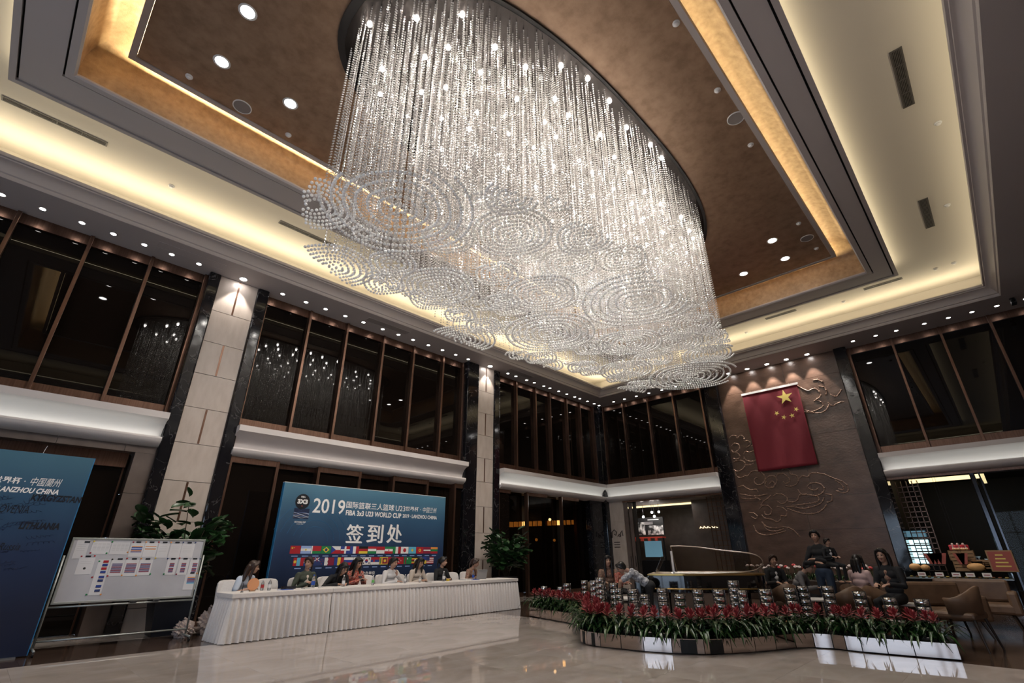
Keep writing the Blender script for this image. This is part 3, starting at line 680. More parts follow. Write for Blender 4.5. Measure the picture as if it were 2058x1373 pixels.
# --- bakery opening
struct(MB().box(29, 29.2, -8, 2.7, 0, 4.3).box(20, 29, -8.2, -8, 0, 4.3).box(20.0, 20.2, -8.2, -3.1, 0, 4.3).obj('wall_bakery', 'dark_wall'), 'dark back wall of the bakery')
struct(MB().box(19.75, 29.2, -8, 2.7, 4.2, 4.3).box(19.75, 20.7, -8, 2.7, 3.62, 3.7).obj('ceiling_bakery', 'dark_wall'), 'dark bakery ceiling')
struct(MB().box(22.4, 22.5, .2, 2.1, 3.62, 3.98).box(22.4, 24.4, .12, .2, 3.62, 3.98).box(21.2, 21.3, 1.0, 2.5, 3.7, 3.95).obj('trim_8', 'cove_lit'), 'warm lit ceiling coves of the bakery')
d = struct(thing('window_7', '', None), 'glass front of the bakery with polished posts')
pm('post_dark', (.06, .06, .066), .14, 1); R(WX+.28, WX+.36, .30, .42, 0, 3.6).obj('post', 'post_dark', d, bevel=.02); R(WX+.28, WX+.34, .18, .22, 0, 3.6).obj('post', 'post_dark', d)
for k in range(2): R(WX+.3, WX+.32, -1.5-k*1.55, .17-k*1.6, .05, 3.6).obj('pane', 'clear_glass', d)
R(WX+.1, WX+.5, -3.0, 2.4, 3.5, 3.7).obj('header', 'copper', d)
t = thing('lattice_screen', 'bronze lattice screen inside the bakery', 'screen', (21.4, 2.1, 0))
for k in range(5): R(-.02, .02, -.3+k*.15-.012, -.3+k*.15+.012, 0, 3.6).obj('upright', 'copper', t)
for k in range(22): R(-.02, .02, -.31, .31, k*.16+.04, k*.16+.065).obj('crossbar', 'copper', t)
q = px('x', 21.6, 1843, 1086)
t = thing('drinks_fridge', 'glass door drinks fridge with lit shelves inside the bakery', 'fridge', (21.9, q.y, 0))
R(0, .6, -.32, .32, 0, 2.1).obj('cabinet', 'plastic_black', t); R(-.01, 0, -.26, .26, 1.86, 2.05).obj('header_sign', 'screen_blue', t)
for k in range(4): R(-.008, 0, -.26, .26, 1.05+k*.19, 1.2+k*.19).obj('lit_shelf', 'screen_lit', t)
area('bakery_lamp', (24, 0, 4.1), (0, 0, -1), 3, 3, 12, WARM); area('cafe_lamp', (23, 12, 3.6), (0, 0, -1), 3, 3, 55, NEUT)
spot('reception_lamp', (16, 14.2, 3.6), (0, .1, -1), 14, (1, .6, .25), 2.2, .8)
# ================================================================== registration side: boards, tables, chairs, plants
nm('cloth_white', [(.3, (.70, .66, .64)), (.7, (.76, .72, .70))], scale=40, detail=3, rough=.85)
pm('cloth_seam', (.60, .56, .54), .85)
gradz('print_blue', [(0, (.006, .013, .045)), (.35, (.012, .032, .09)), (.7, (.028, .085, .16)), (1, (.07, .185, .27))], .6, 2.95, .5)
pm('print_blue_side', (.02, .16, .34), .5); pm('print_white', (.82, .80, .78), .5); pm('print_ink', (.006, .007, .012), .5); pm('print_ink2', (.012, .02, .06), .5)
PC = dict(r=(.42, .02, .03), w=(.8, .78, .76), b=(.03, .06, .28), k=(.012, .012, .012), g=(.02, .22, .07), y=(.75, .55, .06), c=(.12, .45, .62), o=(.72, .28, .07), n=(.03, .05, .16), m=(.25, .02, .05), s=(.3, .42, .72), d=(.12, .10, .22), e=(.5, .5, .5))
for k_, c_ in PC.items(): pm('ink_'+k_, c_, .5)
def fit(body, x0, x1, z0, z1, y, name, mat, parent, bold=0, shear=0, n=(0, -1)):
    """lettering fitted into a rectangle of the plane y = const, facing -y (parent-local)"""
    me = text_mesh(body, 1.0, bold, shear)
    xs = [v.co.x for v in me.vertices]; ys = [v.co.y for v in me.vertices]
    a0, a1, b0, b1 = min(xs), max(xs), min(ys), max(ys)
    for v in me.vertices:
        u = (v.co.x-a0)/(a1-a0); h = (v.co.y-b0)/(b1-b0)
        v.co = (x0+u*(x1-x0), y, z0+h*(z1-z0))
    me.materials.clear(); me.materials.append(MATS[mat])
    o = bpy.data.objects.new(name, me); COL.objects.link(o); o.parent = parent; return o
def multi(name, quads, parent, y):
    """flat coloured print: quads (x0, x1, z0, z1, colour key) in layers"""
    me = bpy.data.meshes.new(name); v = []; f = []; mi = []; ks = []
    for q in quads:
        col = q[-1]
        if col not in ks: ks.append(col)
        n = len(v)
        if len(q) == 6: pts = q[0]; yy = y-.0006*q[4]; v += [(p[0], yy, p[1]) for p in pts]; f.append(tuple(range(n, n+len(pts))))
        else: x0, x1, z0, z1, _ = q; v += [(x0, y, z0), (x1, y, z0), (x1, y, z1), (x0, y, z1)]; f.append((n, n+1, n+2, n+3))
        mi.append(ks.index(col))
    me.from_pydata(v, [], f)
    for k in ks: me.materials.append(MATS['ink_'+k])
    me.polygons.foreach_set('material_index', mi)
    o = bpy.data.objects.new(name, me); COL.objects.link(o); o.parent = parent; return o
def shp(pts, lay, col): return (pts, 0, 0, 0, lay, col)
def disc(cx_, cz_, r, n=14): return [(cx_+r*math.cos(2*PI*k/n), cz_+r*math.sin(2*PI*k/n)) for k in range(n)]
def star(cx_, cz_, r, rot=0, r2=.38): return [(cx_+(r if k % 2 == 0 else r*r2)*math.sin(rot+PI*k/5), cz_+(r if k % 2 == 0 else r*r2)*math.cos(rot+PI*k/5)) for k in range(10)]

# ---- backdrop
BDY = 11.9
bd = thing('backdrop_board', 'blue printed welcome backdrop with rows of flags behind the registration tables', 'backdrop', (4.62, BDY, 0))
def bp(u, v):
    q = px('y', BDY, 560+u*.16521, 960+v*.16521); return q.x-4.62, q.z
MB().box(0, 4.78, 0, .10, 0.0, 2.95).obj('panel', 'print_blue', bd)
MB().box(-.012, 0, 0, .10, 0.0, 2.95).obj('side_face', 'print_blue_side', bd)
MB().box(-.012, 4.78, -.004, .104, 2.95, 2.96).obj('top_edge', 'print_white', bd)
for x in (.6, 4.1):
    MB().tube([(x, .1, 2.2), (x, .75, .03)], .02, 8).obj('brace', 'steel_dim', bd)
def ft(body, a, b_, c, d_, mat='print_white', bold=.0, shear=0, yo=0):
    x0, _ = bp(a, (b_+d_)/2); x1, _ = bp(c, (b_+d_)/2); _, z1 = bp((a+c)/2, b_); _, z0 = bp((a+c)/2, d_)
    return fit(body, x0, x1, z0, z1, -.003-yo, 'lettering', mat, bd, bold, shear)
ft('2019', 418, 262, 808, 440, bold=.012)
ft('国际篮联三人篮球', 822, 310, 1408, 390, bold=.008); ft('U23', 1424, 345, 1540, 410, bold=.004); ft('世界杯 ·', 1545, 355, 1730, 412, bold=.008); ft('中国兰州', 1752, 365, 1920, 430, bold=.0, shear=.2)
ft('FIBA 3x3 U23 WORLD CUP', 815, 415, 1492, 478, bold=.03); ft('2019 · LANZHOU CHINA', 1507, 455, 1925, 500, bold=.025)
for ch_, a, c in (('签', 825, 1025), ('到', 1080, 1265), ('处', 1320, 1497)): ft(ch_, a, 572, c, 795); ft(ch_, a+4, 574, c+6, 799, yo=.0006); ft(ch_, a-5, 570, c-3, 792, yo=.0012)
ft('主办单位', 1015, 1140, 1170, 1180, bold=.02)
# round logo with caption picture
lx, lz = bp(292, 292); lr = (bp(380, 292)[0]-bp(205, 292)[0])/2
o = MB().poly([(lx+lr*math.cos(2*PI*k/40), -.003, lz+lr*math.sin(2*PI*k/40)) for k in range(40)], .002, (0, -1, 0)).obj('logo_disc', 'print_ink', bd)
fit('FIBA', lx-lr*.3, lx+lr*.3, lz+lr*.5, lz+lr*.72, -.007, 'lettering', 'print_white', bd, .03)
fit('3X3', lx-lr*.72, lx+lr*.72, lz-lr*.32, lz+lr*.3, -.007, 'lettering', 'print_white', bd, .06)
MB().box(lx-lr*.12, lx+lr*.12, -.007, -.005, lz-lr*.62, lz-lr*.55).obj('logo_mark', 'red_trim', bd)
x0, z1 = bp(192, 370); x1, z0 = bp(358, 505)
MB().box(x0, x1, -.0025, -.0015, z0, z1).obj('logo_picture', 'print_ink2', bd)
for k in range(6):
    pts = [(x0+(x1-x0)*t/10, -.005, z0+(z1-z0)*(.12+.09*k+.05*math.sin(t*.9+k*1.7))) for t in range(11)]
    MB().tube(pts, .004, 5).obj('logo_wave', 'ink_s' if k % 2 else 'ink_e', bd)
ft('U23 WORLD CUP', 190, 532, 328, 552, bold=.03); ft('LANZHOU CHINA', 215, 560, 300, 572)
# concentric arcs printed faintly on the left
for k in range(5):
    cxp, czp = bp(420, 780); rr = .35+.16*k
    pts = [(cxp+rr*math.cos(a), -.001, czp+rr*.95*math.sin(a)) for a in [PI*(.02+.09*j) for j in range(11)]]
    MB().tube(pts, .0025, 4).obj('printed_arc', 'print_blue_side', bd)
# flag rows
def flag(kind, x, z, w, h):
    q = []
    def hs(*cs):
        for i, c in enumerate(cs): q.append((x, x+w, z+h*(1-(i+1)/len(cs)), z+h*(1-i/len(cs)), c))
    def vs_(*cs):
        for i, c in enumerate(cs): q.append((x+w*i/len(cs), x+w*(i+1)/len(cs), z, z+h, c))
    cx_, cz_ = x+w/2, z+h/2
    if kind == 'CHN': hs('r'); q.append(shp(star(x+w*.2, z+h*.7, h*.2), 1, 'y')); q.append(shp(disc(x+w*.4, z+h*.75, h*.05), 1, 'y'))
    elif kind == 'ARG': hs('s', 'w', 's'); q.append(shp(disc(cx_, cz_, h*.12), 1, 'y'))
    elif kind == 'BLR': hs('r', 'r', 'g'); q.append(shp([(x, z), (x+w*.12, z), (x+w*.12, z+h), (x, z+h)], 1, 'w'))
    elif kind == 'BRA': hs('g'); q.append(shp([(cx_-w*.35, cz_), (cx_, cz_-h*.38), (cx_+w*.35, cz_), (cx_, cz_+h*.38)], 1, 'y')); q.append(shp(disc(cx_, cz_, h*.2), 2, 'n'))
    elif kind == 'CZE': hs('w', 'r'); q.append(shp([(x, z), (cx_, cz_), (x, z+h)], 1, 'b'))
    elif kind == 'DOM':
        hs('w'); a = .4
        for (u0, u1, v0, v1, c) in ((0, a, .6, 1, 'b'), (.6, 1, .6, 1, 'r'), (0, a, 0, .4, 'r'), (.6, 1, 0, .4, 'b')): q.append(shp([(x+w*u0, z+h*v0), (x+w*u1, z+h*v0), (x+w*u1, z+h*v1), (x+w*u0, z+h*v1)], 1, c))
    elif kind == 'FRA': vs_('b', 'w', 'r')
    elif kind == 'GER': hs('k', 'r', 'y')
    elif kind == 'HUN': hs('r', 'w', 'g')
    elif kind == 'INA': hs('r', 'w')
    elif kind == 'IRI': hs('g', 'w', 'r'); q.append(shp(disc(cx_, cz_, h*.12), 1, 'r'))
    elif kind == 'ITA': vs_('g', 'w', 'r')
    elif kind == 'JPN': hs('w'); q.append(shp(disc(cx_, cz_, h*.3), 1, 'r'))
    elif kind == 'KAZ': hs('c'); q.append(shp(disc(cx_, cz_, h*.2), 1, 'y'))
    elif kind == 'KGZ': hs('r'); q.append(shp(disc(cx_, cz_, h*.24), 1, 'y')); q.append(shp(disc(cx_, cz_, h*.12), 2, 'r'))
    elif kind == 'LAT': hs('m', 'm', 'w', 'm', 'm')
    elif kind == 'LTU': hs('o', 'g', 'r')
    elif kind == 'MGL': vs_('r', 'c', 'r'); q.append(shp(disc(x+w*.16, cz_, h*.18), 1, 'y'))
    elif kind == 'NED': hs('r', 'w', 'b')
    elif kind == 'NZL':
        hs('n'); q.append(shp([(x, z+h*.55), (x+w*.45, z+h*.9), (x+w*.5, z+h), (x+w*.4, z+h), (x, z+h*.65)], 1, 'w')); q.append(shp([(x, z+h), (x+w*.5, z+h*.5), (x+w*.5, z+h*.6), (x+w*.08, z+h)], 1, 'w')); q.append(shp([(x+w*.21, z+h*.5), (x+w*.29, z+h*.5), (x+w*.29, z+h), (x+w*.21, z+h)], 2, 'r'))
        for (u, v) in ((.75, .75), (.62, .5), (.88, .55), (.75, .22)): q.append(shp(star(x+w*u, z+h*v, h*.09), 1, 'r'))
    elif kind == 'QAT': hs('m'); q.append(shp([(x, z), (x+w*.3, z), (x+w*.38, z+h*.25), (x+w*.3, z+h*.5), (x+w*.38, z+h*.75), (x+w*.3, z+h), (x, z+h)], 1, 'w'))
    elif kind == 'ROU': vs_('b', 'y', 'r')
    elif kind == 'RUS': hs('w', 'b', 'r')
    elif kind == 'SLO': hs('w', 'b', 'r'); q.append(shp(disc(x+w*.28, z+h*.66, h*.14), 1, 'b'))
    elif kind == 'KOR':
        hs('w'); q.append(shp(disc(cx_, cz_, h*.25), 1, 'r')); q.append(shp([p for p in disc(cx_, cz_, h*.25, 20) if p[1] <= cz_+1e-4], 2, 'b'))
        for (u, v) in ((.18, .78), (.82, .78), (.18, .22), (.82, .22)): q.append(shp([(x+w*u-h*.1, z+h*v-h*.08), (x+w*u+h*.1, z+h*v-h*.08), (x+w*u+h*.1, z+h*v+h*.08), (x+w*u-h*.1, z+h*v+h*.08)], 1, 'k'))
    elif kind == 'SRB': hs('r', 'b', 'w'); q.append(shp(disc(x+w*.36, cz_, h*.16), 1, 'r'))
    elif kind == 'SRI': hs('y'); q += [shp([(x+w*.05, z+h*.1), (x+w*.17, z+h*.1), (x+w*.17, z+h*.9), (x+w*.05, z+h*.9)], 1, 'g'), shp([(x+w*.17, z+h*.1), (x+w*.29, z+h*.1), (x+w*.29, z+h*.9), (x+w*.17, z+h*.9)], 1, 'o'), shp([(x+w*.35, z+h*.1), (x+w*.95, z+h*.1), (x+w*.95, z+h*.9), (x+w*.35, z+h*.9)], 1, 'm'), shp(disc(x+w*.65, cz_, h*.2), 2, 'y')]
    elif kind == 'SUI': hs('r'); q += [shp([(cx_-h*.28, cz_-h*.09), (cx_+h*.28, cz_-h*.09), (cx_+h*.28, cz_+h*.09), (cx_-h*.28, cz_+h*.09)], 1, 'w'), shp([(cx_-h*.09, cz_-h*.28), (cx_+h*.09, cz_-h*.28), (cx_+h*.09, cz_+h*.28), (cx_-h*.09, cz_+h*.28)], 1, 'w')]
    elif kind == 'TUR': hs('r'); q += [shp(disc(x+w*.38, cz_, h*.26), 1, 'w'), shp(disc(x+w*.44, cz_, h*.21), 2, 'r'), shp(star(x+w*.62, cz_, h*.13), 2, 'w')]
    elif kind == 'TKM': hs('g'); q += [shp([(x+w*.16, z), (x+w*.3, z), (x+w*.3, z+h), (x+w*.16, z+h)], 1, 'm'), shp(disc(x+w*.45, z+h*.75, h*.1), 1, 'w')]
    elif kind == 'UGA': hs('k', 'y', 'r', 'k', 'y', 'r'); q.append(shp(disc(cx_, cz_, h*.2), 1, 'w'))
    elif kind == 'UKR': hs('b', 'y')
    elif kind == 'USA':
        hs('r', 'w', 'r', 'w', 'r', 'w', 'r'); q.append(shp([(x, z+h*.45), (x+w*.42, z+h*.45), (x+w*.42, z+h), (x, z+h)], 1, 'n'))
    return q
ROW1 = 'CHN ARG BLR BRA CZE DOM FRA GER HUN INA IRI ITA JPN KAZ KGZ LAT LTU'.split(); ROW2 = 'MGL NED NZL QAT ROU RUS SLO KOR SRB SRI SUI TUR TKM UGA UKR USA'.split()
def row(names, a, c, z0, z1):
    X0, X1 = bp(a[0], (a[1]+a[2])/2)[0], bp(c[0], (a[1]+a[2])/2)[0]
    n = len(names); dw = (X1-X0)/n
    for k, nme in enumerate(names):
        multi('printed_flag', flag(nme, X0+k*dw, z0, dw*.97, z1-z0), bd, -.003)
        MB().box(X0+k*dw+dw*.2, X0+k*dw+dw*.8, -.003, -.001, z0-.062, z0-.042).obj('caption_line', 'ink_s', bd)
za1, za0 = bp(1000, 838)[1], bp(1000, 925)[1]; zb1, zb0 = bp(1000, 970)[1], bp(1000, 1062)[1]
row(ROW1, (138, 838, 925), (1935, 0), za0, za1); row(ROW2, (178, 970, 1062), (1885, 0), zb0, zb1)

# ---- signing board
SBY = 11.05
sb = thing('signing_board', 'tall blue signing board covered in autographs beside the whiteboard', 'signing board', (-5.03, SBY, 0))
gradz('print_blue_shaded', [(0, (.003, .008, .032)), (.35, (.007, .022, .07)), (.7, (.018, .066, .13)), (1, (.045, .13, .19))], .6, 2.92, .5)  # same blue print as the backdrop, vignette and dim light darkened into its colour
MB().box(0, 6.02, 0, .09, .02, 2.92).obj('panel', 'print_blue_shaded', sb)
MB().box(6.02, 6.032, 0, .09, .02, 2.92).obj('side_face', 'print_blue_side', sb)
for x in (.5, 3, 5.6): MB().tube([(x, .1, 2.0), (x, .7, .03)], .02, 8).obj('brace', 'steel_dim', sb); MB().box(x-.3, x+.3, -.1, .75, 0, .02).obj('foot', 'steel_dim', sb)
def sp_(u, v):
    q = px('y', SBY, u*.32043, 890+v*.32043); return q.x+5.03, q.z
def fs(body, a, b_, c, d_, mat='print_white', bold=0, shear=0, left=0, name='lettering'):
    x0, _ = sp_(a, (b_+d_)/2); x1, _ = sp_(c, (b_+d_)/2); _, z1 = sp_((a+c)/2, b_); _, z0 = sp_((a+c)/2, d_)
    return fit(body, x0-left, x1, z0, z1, -.003, name, mat, sb, bold, shear)
fs('世界杯 ·', -45, 212, 165, 255, bold=.02); fs('中国蘭州', 190, 222, 388, 275, shear=.25)
fs('FIBA 3x3 U23 WORLD CUP 2019 · LANZHOU CHINA', 10, 283, 372, 318, bold=.03, shear=.25, left=1.38)
fs('2019', -30, 195, -30, 250, left=2.6) if False else None
fs('KYRGYZSTAN', 193, 330, 515, 372, 'print_ink', .035, .15); fs('SLOVENIA', -60, 388, 185, 440, 'print_ink', 0, .25); fs('LITHUANIA', 120, 500, 375, 545, 'print_ink', .045, .2); fs('Russia', -10, 628, 128, 675, 'print_ink', .0, .4)
rnd = random.Random(21)
for k in range(46):
    u, v = rnd.uniform(-250, 440), rnd.uniform(340, 800)
    x, z = sp_(u, v); pts = []; sc_ = rnd.uniform(.5, 1)
    if x < .1 or x+.4*sc_ > 5.95: continue
    for j in range(60): tt = j/59; pts.append((x+sc_*(.36*tt+.02*math.sin(tt*34+k)), -.003, z+sc_*(.05*tt+.028*math.sin(tt*(26+k % 7*3)+k*2)*(1-.5*tt))))
    MB().tube(pts, .0018, 4).obj('autograph', 'print_ink2', sb)
MB().tube([(5.35, .02, 2.92), (5.36, .0, 3.0), (5.37, -.02, 3.04)], .004, 5).obj('tie_wire', 'print_white', sb)

# ---- whiteboard on wheels
WBY = 11.2
nm('board_white', [(.3, (.44, .44, .47)), (.6, (.50, .50, .53)), (.8, (.55, .55, .58))], scale=2, detail=4, rough=.3)
pm('paper', (.66, .65, .66), .7); pm('alu', (.42, .44, .42), .4, .6)
wq = px('y', WBY, 105, 1213); wx0, wz0 = wq.x, wq.z; wq = px('y', WBY, 411, 1087); wx1, wz1 = wq.x, wq.z
wb = thing('whiteboard', 'mobile whiteboard pinned with schedules in front of the potted plant', 'whiteboard', (wx0, WBY, 0)); wW = wx1-wx0
MB().box(0, wW, 0, .025, wz0, wz1).obj('surface', 'board_white', wb)
for a in ((0, wW, -.008, .033, wz0-.02, wz0+.012), (0, wW, -.008, .033, wz1-.012, wz1+.02), (-.02, .012, -.008, .033, wz0-.02, wz1+.02), (wW-.012, wW+.02, -.008, .033, wz0-.02, wz1+.02)): MB().box(*a).obj('frame', 'alu', wb, bevel=.004)
for x in (-.05, wW+.05):
    MB().tube([(x, .012, .09), (x, .012, (wz0+wz1)/2+.22)], .016, 8).obj('upright', 'alu', wb, True)
    MB().tube([(x, -.28, .075), (x, .3, .075)], .016, 8).obj('foot_bar', 'alu', wb, True)
    for yy in (-.26, .28): c_ = MB().lathe([(.03, -.012), (.03, .012)], (x, yy, .03), 12, 'x').obj('caster', 'plastic_black', wb); MB().box(x-.012, x+.012, yy-.012, yy+.012, .03, .075).obj('caster_fork', 'steel_dim', wb)
MB().tube([(-.05, .012, wz0-.06), (wW+.05, .012, wz0-.06)], .014, 8).obj('cross_bar', 'alu', wb, True); MB().tube([(-.05, .012, .17), (wW+.05, .012, .17)], .014, 8).obj('cross_bar', 'alu', wb, True)
for x in (wW*.55, wW*.72): MB().lathe([(.012, -.05), (.012, .05)], (x, -.012, wz0-.035), 8, 'x').obj('marker', 'plastic_black', wb)
def wp(u, v):
    q = px('y', WBY, 40+u*.19666, 1060+v*.19666); return q.x, q.z
sheets = [(625, 225, 130, 190, 'doc', 'text sheet at the top corner beside the signing board'), (825, 210, 190, 125, 'tab', 'timetable sheet along the top edge'), (1020, 215, 185, 125, 'tab', 'timetable sheet along the top edge'), (1190, 230, 138, 145, 'bars4', 'sheet with blue and orange bars'),
          (1330, 230, 132, 145, 'bars2', 'sheet with two orange bars'), (1460, 238, 112, 145, 'doc', 'plain text sheet along the top edge'), (1585, 240, 112, 145, 'doc', 'plain text sheet along the top edge'), (1710, 240, 130, 145, 'doc', 'plain text sheet along the top edge'),
          (665, 395, 165, 170, 'dot', 'sheet with a single black dot'), (815, 510, 125, 360, 'strip', 'long strip of stacked coloured tables'), (985, 415, 140, 165, 'dark', 'sheet with a wide purple table'), (1130, 415, 140, 165, 'dark', 'sheet with a wide purple table'), (1275, 410, 135, 160, 'dark', 'sheet with a wide purple table'),
          (1545, 405, 105, 160, 'two', 'sheet with two small purple tables'), (1665, 405, 105, 160, 'two', 'sheet with two small purple tables'), (1780, 405, 105, 155, 'two', 'sheet with two small purple tables'), (1740, 560, 125, 155, 'blue', 'sheet with a blue table hanging low')]
for k, (u, v, w_, h_, kind, lab) in enumerate(sheets):
    x0, _ = wp(u-w_/2, v); x1, _ = wp(u+w_/2, v); _, z1 = wp(u, v-h_/2); _, z0 = wp(u, v+h_/2); w2, h2 = (x1-x0)/2, (z1-z0)
    g_ = {'tab': 'timetable sheets on the whiteboard', 'doc': 'text sheets on the whiteboard', 'dark': 'wide table sheets on the whiteboard', 'two': 'double table sheets on the whiteboard'}.get(kind)
    t = thing('paper_sheet', lab+' on the whiteboard' if k else lab+', on the whiteboard', 'paper', ((x0+x1)/2, WBY-.002-.0004*(k % 3), z0), 0, g_ if k else None)
    MB().box(-w2, w2, -.0012, .0, 0, h2).obj('sheet', 'paper', t)
    q = []; y_ = -.002
    def bar(a, b_, c, d_, col): q.append((-w2+2*w2*a, -w2+2*w2*b_, h2*c, h2*d_, col))
    if kind in ('doc', 'dot'):
        for j in range(4): bar(.15, .8, .75-.11*j, .765-.11*j, 'e')
        if kind == 'dot': q = q[:2]; q.append(shp(disc(0, h2*.35, .018), 1, 'k'))
    elif kind == 'tab':
        for i in range(4):
            for j in range(6): bar(.08+.23*i, .26+.23*i, .82-.1*j, .85-.1*j, 'e')
    elif kind == 'bars4':
        for j, c in enumerate('obsbob'): bar(.1, .9, .7-.075*j, .76-.075*j, c)
    elif kind == 'bars2':
        for j, c in enumerate('oweo'): bar(.08, .92, .7-.06*j, .75-.06*j, c)
    elif kind == 'strip':
        for j, (a, c) in enumerate(((.9, 'r'), (.8, 'b'), (.7, 'r'), (.6, 'b'), (.46, 'b'), (.36, 'n'), (.2, 'b'), (.08, 'n'))): bar(.4, .85, a, a+.075, c); bar(.4, .85, a, a+.012, 'o')
    elif kind == 'dark':
        for j in range(9): bar(.12, .88, .2+.065*j, .25+.065*j, 'dmdmddmdd'[(j+k) % 9])
    elif kind == 'two':
        for a in (.15, .48):
            for j in range(4): bar(.3, .75, a+.07*j, a+.06+.07*j, 'dm'[j % 2])
    elif kind == 'blue':
        for j in range(6): bar(.2, .85, .4+.075*j, .46+.075*j, 'cbdmbo'[j])
    if q: multi('print', q, t, y_)
mg = [(720, 262, 'm'), (885, 265, 'g'), (1100, 255, 'o'), (630, 296, 'r'), (765, 292, 'r'), (760, 143, 'y'), (945, 148, 'g'), (1160, 152, 'm'), (1290, 152, 'o'), (1420, 152, 'r'), (1545, 155, 'o'), (1670, 155, 'n'), (1795, 157, 'n'), (945, 328, 'k'), (1095, 318, 'r'), (1240, 320, 'o'), (1385, 315, 'y'), (1510, 320, 'n'), (1632, 315, 'r'), (1842, 322, 'n'), (895, 497, 'r'), (1040, 490, 'o'), (1185, 492, 'o'), (1330, 478, 'g'), (1470, 478, 'g'), (1597, 480, 'm'), (1808, 470, 'o'), (738, 511, 'r'), (678, 688, 'g'), (825, 686, 'o'), (812, 347, 'g')]
cn = dict(m='dark red', g='green', o='orange', r='red', y='yellow', n='navy', k='black')
mme = {}
for (u, v, c) in mg:
    if c not in mme: me = MB().lathe([(.013, 0), (.013, -.006), (.009, -.009)], seg=10, axis='y').mesh('magnet'); me.materials.append(MATS['ink_'+c]); mme[c] = me
    x, z = wp(u, v); tag(inst('magnet', mme[c], (x, WBY-.003, z)), 'small round %s magnet holding paper on the whiteboard' % cn[c], 'magnet', '%s magnets on the whiteboard' % cn[c])
for (u, v) in ((690, 150), (1215, 152), (1350, 153), (1485, 155), (1610, 156), (1735, 158), (700, 296), (1025, 325), (1170, 323), (1308, 324), (1568, 322), (1692, 322), (1790, 322), (1762, 467)):
    x, z = wp(u, v); t = MB().box(-.035, .035, -.005, 0, -.012, .012).obj('binder_strip', 'print_ink'); t.location = (x, WBY-.0035, z); tag(t, 'short black printed strip heading a sheet on the whiteboard', 'strip', 'black heading strips on the whiteboard')

# ---- skirted tables
TA, TB_ = Vector((3.36, 10.05)), Vector((10.98, 10.44)); tdir = (TB_-TA).normalized(); TH = math.atan2(tdir.y, tdir.x); TL = (TB_-TA).length/4; TD = .74
def skirt_path(first, last):
    p = []
    if first: p += [(.03, TD), (.03, .03)]
    else: p += [(.006, .03)]
    p += [(TL-.03 if last else TL-.006, .03)]
    if last: p += [(TL-.03, TD)]
    return p
labs = ['white skirted table at the end by the whiteboard', 'second white skirted table from the whiteboard', 'white skirted table next to the one at the plant end', 'white skirted table at the end by the leafy plant']
for k in range(4):
    o2 = TA+tdir*TL*k
    t = thing('skirted_table', labs[k], 'table', (o2.x, o2.y, 0), TH, None)
    MB().box(.005, TL-.005, .005, TD, .738, .762).obj('cloth_top', 'cloth_white', t, bevel=.006)
    pth = skirt_path(k == 0, k == 3); V = []; F = []
    dist = 0; cols = []
    for a, b_ in zip(pth[:-1], pth[1:]):
        a, b_ = Vector(a), Vector(b_); L = (b_-a).length; d_ = (b_-a)/L; nrm = Vector((d_.y, -d_.x))
        n = int(L/.0135)
        for i in range(n+1):
            s_ = dist+L*i/n; ph = (s_/.108) % 1.0
            wv = .5-.5*math.cos(2*PI*min(1, ph*1.35)) if ph < .74 else 0
            cols.append((a+d_*(L*i/n), nrm, wv, L*i/n, L))
        dist += L
    rows = [(.74, .0, .004), (.69, .006, .008), (.64, .010, .036), (.4, .02, .062), (.2, .03, .072), (.012, .04, .082)]
    ci = 0
    for z, fl_, am in rows:
        for i, (p, nrm, wv, sl, L) in enumerate(cols):
            off = fl_+am*wv+.004*math.sin(i*.37+z*9)
            pp = p+nrm*off
            # flare the corners outward
            if k == 0 and abs(p.x-.03) < 1e-4: pp.y = pp.y-(fl_*max(0, (.3-p.y)/.3) if p.y < .3 else 0)
            if k == 0 and nrm.y < -.5 and p.x < .3: pp.x -= fl_*(1-p.x/.3)
            if k == 3 and nrm.y < -.5 and p.x > TL-.3: pp.x += fl_*(1-(TL-p.x)/.3)
            V.append((pp.x, pp.y, z))
    m_ = len(cols)
    for r_ in range(len(rows)-1):
        for i in range(m_-1): F.append((r_*m_+i, r_*m_+i+1, (r_+1)*m_+i+1, (r_+1)*m_+i))
    mb = MB(); mb.v = V; mb.f = F; mb.obj('pleated_skirt', 'cloth_white', t, True)
    b0 = MB().box(.004, TL-.004, -.008, .004, .69, .758); b0.obj('skirt_band', 'cloth_seam' if False else 'cloth_white', t, bevel=.004)
    if k == 0: MB().box(-.008, .004, -.006, TD, .69, .758).obj('skirt_band', 'cloth_white', t, bevel=.004)
    if k == 3: MB().box(TL-.004, TL+.008, -.006, TD, .69, .758).obj('skirt_band', 'cloth_white', t, bevel=.004)
    for lx_ in (.12, TL-.12):
        for ly_ in (.12, TD-.08): MB().tube([(lx_, ly_, 0), (lx_, ly_, .738)], .016, 8).obj('leg', 'steel_dim', t)
def tpos(x, back=.3):
    """point on the table run for world x, 'back' metres behind its front edge"""
    s_ = (x-TA.x)/tdir.x; n_ = Vector((-tdir.y, tdir.x)); p = TA+tdir*s_+n_*back; return p.x, p.y, .762

